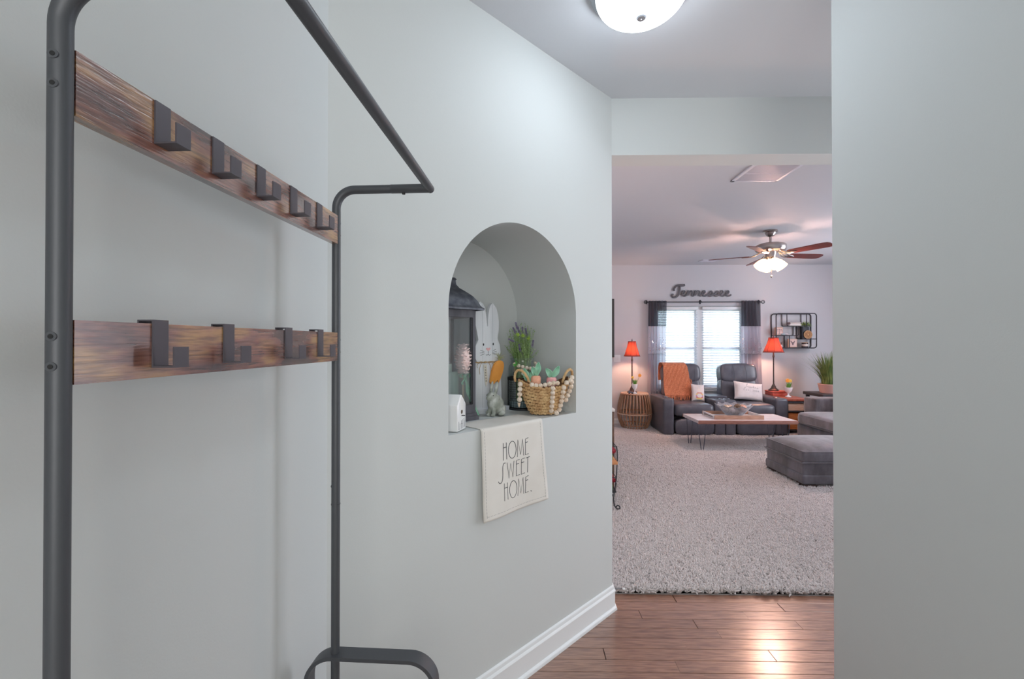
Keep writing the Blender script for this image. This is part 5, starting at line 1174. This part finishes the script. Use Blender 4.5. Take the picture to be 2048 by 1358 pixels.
def build_sign():
    t = thing('script_sign', 'grey wooden cursive Tennessee word sign on the wall above the curtain rod', 'sign', (3.07, 7.49, 2.17))
    gw = mat('weathered_grey_letters', (112, 110, 114), .7, c2=(92, 90, 94), scale=20, bump=.4)
    def stroke(ps, r, nm):
        pts = [at(1330 + x / 13.65, 560 + y / 13.65, 7.47) for x, y in ps]; m = M()
        n = len(pts); rad = [r * k for k in ([.75] + [1] * (n - 2) + [.6])]
        m.tube(pts, rad, 10); m.xf(lambda p: Vector((p.x, 7.478 + (p.y - 7.47) * .55, p.z))); return m
    S = smooth_path; w = .0135
    T = stroke(S([(255, 300), (248, 250), (275, 195), (330, 150), (420, 138), (490, 142), (550, 128)], 2), w * 1.25, 'T'); T2 = stroke(S([(412, 160), (412, 230), (395, 330), (365, 410), (320, 460), (260, 475), (212, 455), (205, 405), (240, 385)], 2), w * 1.25, 'T')
    T.add(T2.v, T2.f); T3 = stroke(S([(430, 165), (500, 160), (550, 140)], 2), w, 'T'); T.add(T3.v, T3.f); part('letter', T, gw, t)
    e_ = lambda x, W: [(x - 10, 405), (x + W * .35, 375), (x + W * .62, 330), (x + W * .5, 292), (x + W * .25, 300), (x + W * .08, 350), (x + W * .18, 420), (x + W * .45, 442), (x + W * .8, 425), (x + W * 1.0, 395)]
    n_ = lambda x, W: [(x, 400), (x + W * .08, 300), (x + W * .14, 285), (x + W * .12, 360), (x + W * .06, 440), (x + W * .18, 350), (x + W * .38, 290), (x + W * .50, 310), (x + W * .44, 430), (x + W * .56, 350), (x + W * .76, 290), (x + W * .88, 320), (x + W * .82, 425), (x + W * 1.0, 425)]
    n2 = lambda x, W: [(x, 400), (x + W * .12, 300), (x + W * .2, 285), (x + W * .16, 370), (x + W * .08, 440), (x + W * .25, 350), (x + W * .55, 290), (x + W * .74, 310), (x + W * .66, 425), (x + W * .85, 440), (x + W * 1.02, 405)]
    s_ = lambda x, W: [(x - 10, 410), (x + W * .30, 370), (x + W * .62, 290), (x + W * .80, 340), (x + W * .84, 400), (x + W * .60, 440), (x + W * .25, 440), (x + W * .15, 415), (x + W * .6, 425), (x + W * 1.05, 395)]
    for fn, x, W in ((e_, 458, 150), (n2, 610, 190), (n2, 805, 195), (e_, 1005, 165), (s_, 1170, 160), (s_, 1330, 165), (e_, 1500, 155), (e_, 1655, 160)): part('letter', stroke(S(fn(x, W), 2), w, 'x'), gw, t)
build_sign()

def build_fan():
    c = Vector((2.955, 5.20, H)); nk = mat('fan_brushed_nickel', (176, 168, 164), .28, metal=1); bl = mat('reddish_blade_wood', (120, 56, 52), .35, c2=(96, 44, 42), scale=8, stretch=(1, 8, 8)); zb = 2.452
    t = thing('ceiling_fan', 'brushed nickel ceiling fan with reddish blades and four lit tulip shades', 'ceiling fan', c)
    part('canopy', M().lathe([(.001, 0), (.076, 0), (.078, -.014), (.070, -.022), (.058, -.026), (.052, -.044), (.034, -.066), (.016, -.074), (.001, -.074)], c, 32, cap=False), nk, t)
    part('downrod', M().lathe([(.0135, -.06), (.0135, -.135), (.024, -.138), (.024, -.150), (.0135, -.152)], c, 16), nk, t)
    part('motor_housing', M().lathe([(.001, -.145), (.060, -.148), (.125, -.158), (.158, -.172), (.162, -.185), (.162, -.225), (.150, -.242), (.10, -.255), (.001, -.255)], c, 48, cap=False), nk, t)
    part('switch_housing', M().lathe([(.001, -.25), (.062, -.252), (.056, -.29), (.050, -.335), (.040, -.345), (.001, -.345)], c, 32, cap=False), nk, t)
    for k in range(5):
        a = radians(81 + 72 * k); d = Vector((cos(a), sin(a), 0)); s_ = Vector((-sin(a), cos(a), 0)); pit = radians(12)
        up = s_ * sin(pit) * 0 + Vector((0, 0, 1)); sd = s_ * cos(pit) + Vector((0, 0, -sin(pit))); nn = d.cross(sd)
        b0 = Vector((c.x, c.y, zb)); out = [(.22, .046), (.26, .056), (.50, .066), (.60, .068), (.645, .058), (.665, .030)]
        poly = [(r, w) for r, w in out] + [(r, -w) for r, w in out[::-1]]
        part('blade', M().prism(poly, lambda r, w, h: b0 + d * r + sd * w + nn * h, -.003, .003), bl, t, smooth=False)
        ar = M()
        for q in (-1, 1): ar.tube(smooth_path3([b0 + d * .11 + Vector((0, 0, .036)), b0 + d * .15 + sd * q * .030 + Vector((0, 0, .012)), b0 + d * .20 + sd * q * .040 + nn * -.006, b0 + d * .25 + sd * q * .020 + nn * -.006, b0 + d * .30 + nn * -.007]), .006, 7)
        ar.tube([b0 + d * .10 + Vector((0, 0, .040)), b0 + d * .18 + nn * -.006, b0 + d * .30 + nn * -.007], .007, 7)
        part('blade_arm', ar, nk, t)
    gl = bpy.data.materials.new('lit_frosted_amber_glass'); gl.use_nodes = True; p = gl.node_tree.nodes['Principled BSDF']; p.inputs['Base Color'].default_value = (.95, .8, .6, 1); p.inputs['Emission Color'].default_value = (1, .58, .28, 1); p.inputs['Emission Strength'].default_value = 2.6
    for k in range(4):
        a = radians(-92 + 90 * k); d = Vector((cos(a), sin(a), 0)); ax = (d * sin(radians(42)) + Vector((0, 0, -cos(radians(42))))).normalized(); o0 = Vector((c.x, c.y, H - .325)) + d * .035; q = Vector((0, 0, 1)).rotation_difference(ax).to_matrix()
        part('lamp_socket', M().lathe([(.018, -.01), (.022, .0), (.026, .03), (.022, .035)], (0, 0, 0), 16).xf(lambda v: q @ v + o0), nk, t)
        part('glass_shade', M().lathe([(.022, .03), (.036, .045), (.052, .075), (.060, .110), (.064, .145), (.066, .150)], (0, 0, 0), 24, cap=False).xf(lambda v: q @ v + o0), gl, t, thick=.003)
        part('bulb', M().ell((0, 0, .085), (.024, .024, .034), 12, 8).xf(lambda v: q @ v + o0), mat('fan_bulb', (255, 240, 210), .3, emit=(255, 222, 170), es=30), t)
    part('pull_chain', M().tube([(c.x, c.y - .02, H - .345), (c.x, c.y - .02, 2.21)], .0022, 5).ell((c.x, c.y - .02, 2.195), (.012, .012, .016), 10, 8), nk, t)
    light('fan_bulb_light', 'POINT', (c.x, c.y, 2.34), 62, (1, .60, .50), .07)
build_fan()

def build_left_side():
    wd = mat('brown_console_wood', (112, 86, 72), .5, c2=(92, 70, 60), scale=8, stretch=(1, 1, 5)); t = thing('media_console', 'brown wooden media console against the left wall of the living room', 'cabinet', (.69, 4.7, LZ))
    x1 = pX(1228.3, 4.06)
    part('cabinet_body', M().rbox(.50, x1, 4.06, 5.5, .06, .785, .004), wd, t); part('cabinet_top', M().rbox(.495, x1 + .006, 4.05, 5.51, .785, .808, .003), mat('console_top_white', (220, 216, 212), .5), t)
    for i in range(3): 
        d = part('cabinet_door', M().rbox(x1 - .001, x1 + .004, 4.09 + i * .475, 4.54 + i * .475, .10, .76, .002), wd, t); part('door_knob', M().ell((x1 + .012, 4.5 + i * .475, .45), (.009, .009, .009), 10, 8), BLACK, d)
    for y in (4.09, 5.42): part('leg', M().box(.52, x1 - .02, y, y + .05, LZ - .018, .062), wd, t, smooth=False)
    tv = thing('television', 'thin black wall mounted television seen edge on at the left of the opening', 'television', (.66, 4.6, 1.55)); x2 = pX(1229, 4.3); 
    part('screen_panel', M().rbox(x2 - .04, x2, 4.3, 5.25, pZ(715, 4.3), pZ(597, 4.3), .006), mat('tv_black', (52, 48, 48), .3), tv); part('wall_bracket', M().rbox(.497, x2 - .035, 4.72, 4.78, 1.51, 1.58, .004), BLACK, tv)
    part('screen', M().box(x2, x2 + .001, 4.315, 5.235, pZ(715, 4.3) + .02, pZ(597, 4.3) - .015), mat('tv_screen', (18, 18, 22), .1), tv, smooth=False)
    # wrought iron rack with scroll feet, wooden shelf and red bottles
    ir = mat('wrought_iron', (58, 62, 66), .5, metal=.5); y0, y1 = 3.66, 3.95; xe = pX(1236, 3.66); xs = .52
    r = thing('iron_rack', 'small wrought iron rack with scroll feet and an orange wood shelf by the left wall', 'rack', ((xs + xe) / 2, 3.8, LZ))
    for y in (y0, y1):
        for x, s in ((xe, 1), (xs + .03, -1)):
            pts = [(x - s * .012, y, .56), (x - s * .006, y, .50), (x - s * .010, y, .38), (x - s * .018, y, .26), (x - s * .040, y, .14), (x - s * .034, y, .07), (x - s * .010, y, .040)] + [(x + s * (-.002 + .016 * sin(a)), y, .052 - .016 * cos(a)) for a in [pi * .1 * i for i in range(2, 16)]]
            part('leg', M().tube(smooth_path3(pts, 1), .0048, 7), ir, r)
    for z in (.56, .30, .18): part('rail', M().tube([(xs + .03, y0, z), (xe - .015, y0, z), (xe - .015, y1, z), (xs + .03, y1, z)], .0032, 6, closed=True), ir, r)
    for k in range(6):
        x = xs + .05 + k * .045; part('front_wire', M().tube([(x, y0, .18), (x + .012, y0, .24), (x, y0, .30)], .002, 5), ir, r)
    m = M()
    for k in range(6): y = y0 + .02 + k * .05; m.tube([(xe - .015, y, .44), (xe - .012, y + .01, .50), (xe - .015, y, .56)], .002, 5)
    part('side_wires', m, ir, r, kind='stuff')
    part('shelf_board', M().rbox(xs + .02, xe - .004, y0 - .008, y1 + .008, .408, .436, .004), mat('orange_shelf_wood', (214, 152, 104), .5, c2=(190, 126, 82), scale=8, stretch=(1, 5, 1)), r)
    part('lower_board', M().rbox(xs + .03, xe - .02, y0, y1, .172, .180, .002), ir, r)
    red = mat('red_fabric_petals', (170, 40, 58), .7, c2=(140, 26, 44), scale=30)
    for z, n, lab in ((.437, 9, 'bunch of dark red artificial flowers on the orange shelf of the iron rack'), (.181, 9, 'bunch of dark red artificial flowers on the lower tier of the iron rack')):
        f = thing('red_flowers', lab, 'flowers', (xe - .045, 3.8, z), group=None); rr = random.Random(int(z * 100)); m = M()
        for q in range(3):
            cx, cy = xe - .040, y0 + .05 + q * .085; m = M(); hgt = .075 if z > .3 else .13
            for i in range(22):
                a = rr.uniform(0, 2 * pi); b = rr.uniform(.1, 1.3); R_ = Matrix.Rotation(a, 3, 'Z') @ Matrix.Rotation(b, 3, 'Y'); m.ell(Vector((cx, cy, z + .035 + hgt * .3)) + R_ @ Vector((0, 0, .020)), (.014, .012, .022), 6, 4, R_)
            part('blossom', m, red, f)
            part('stem', M().tube([(cx, cy, z), (cx, cy, z + .04)], .004, 5), gr_ := MATS['daffodil_green'], f)
    p = thing('wall_plate', 'white double switch plate on the far wall left of the lamp', 'switch plate', (1.66, 7.498, 1.15)); xa, xb = pX(1227.5, 7.49), pX(1241, 7.49); za, zb = pZ(724, 7.49, 1234), pZ(710, 7.49, 1234)
    part('plate', M().rbox(xa, xb, 7.492, 7.4995, za, zb, .002), TRIM, p)
    for k in (.3, .7): part('rocker', M().rbox(xa + (xb - xa) * k - .016, xa + (xb - xa) * k + .016, 7.487, 7.493, za + .03, zb - .03, .002), TRIM, p)
build_left_side()
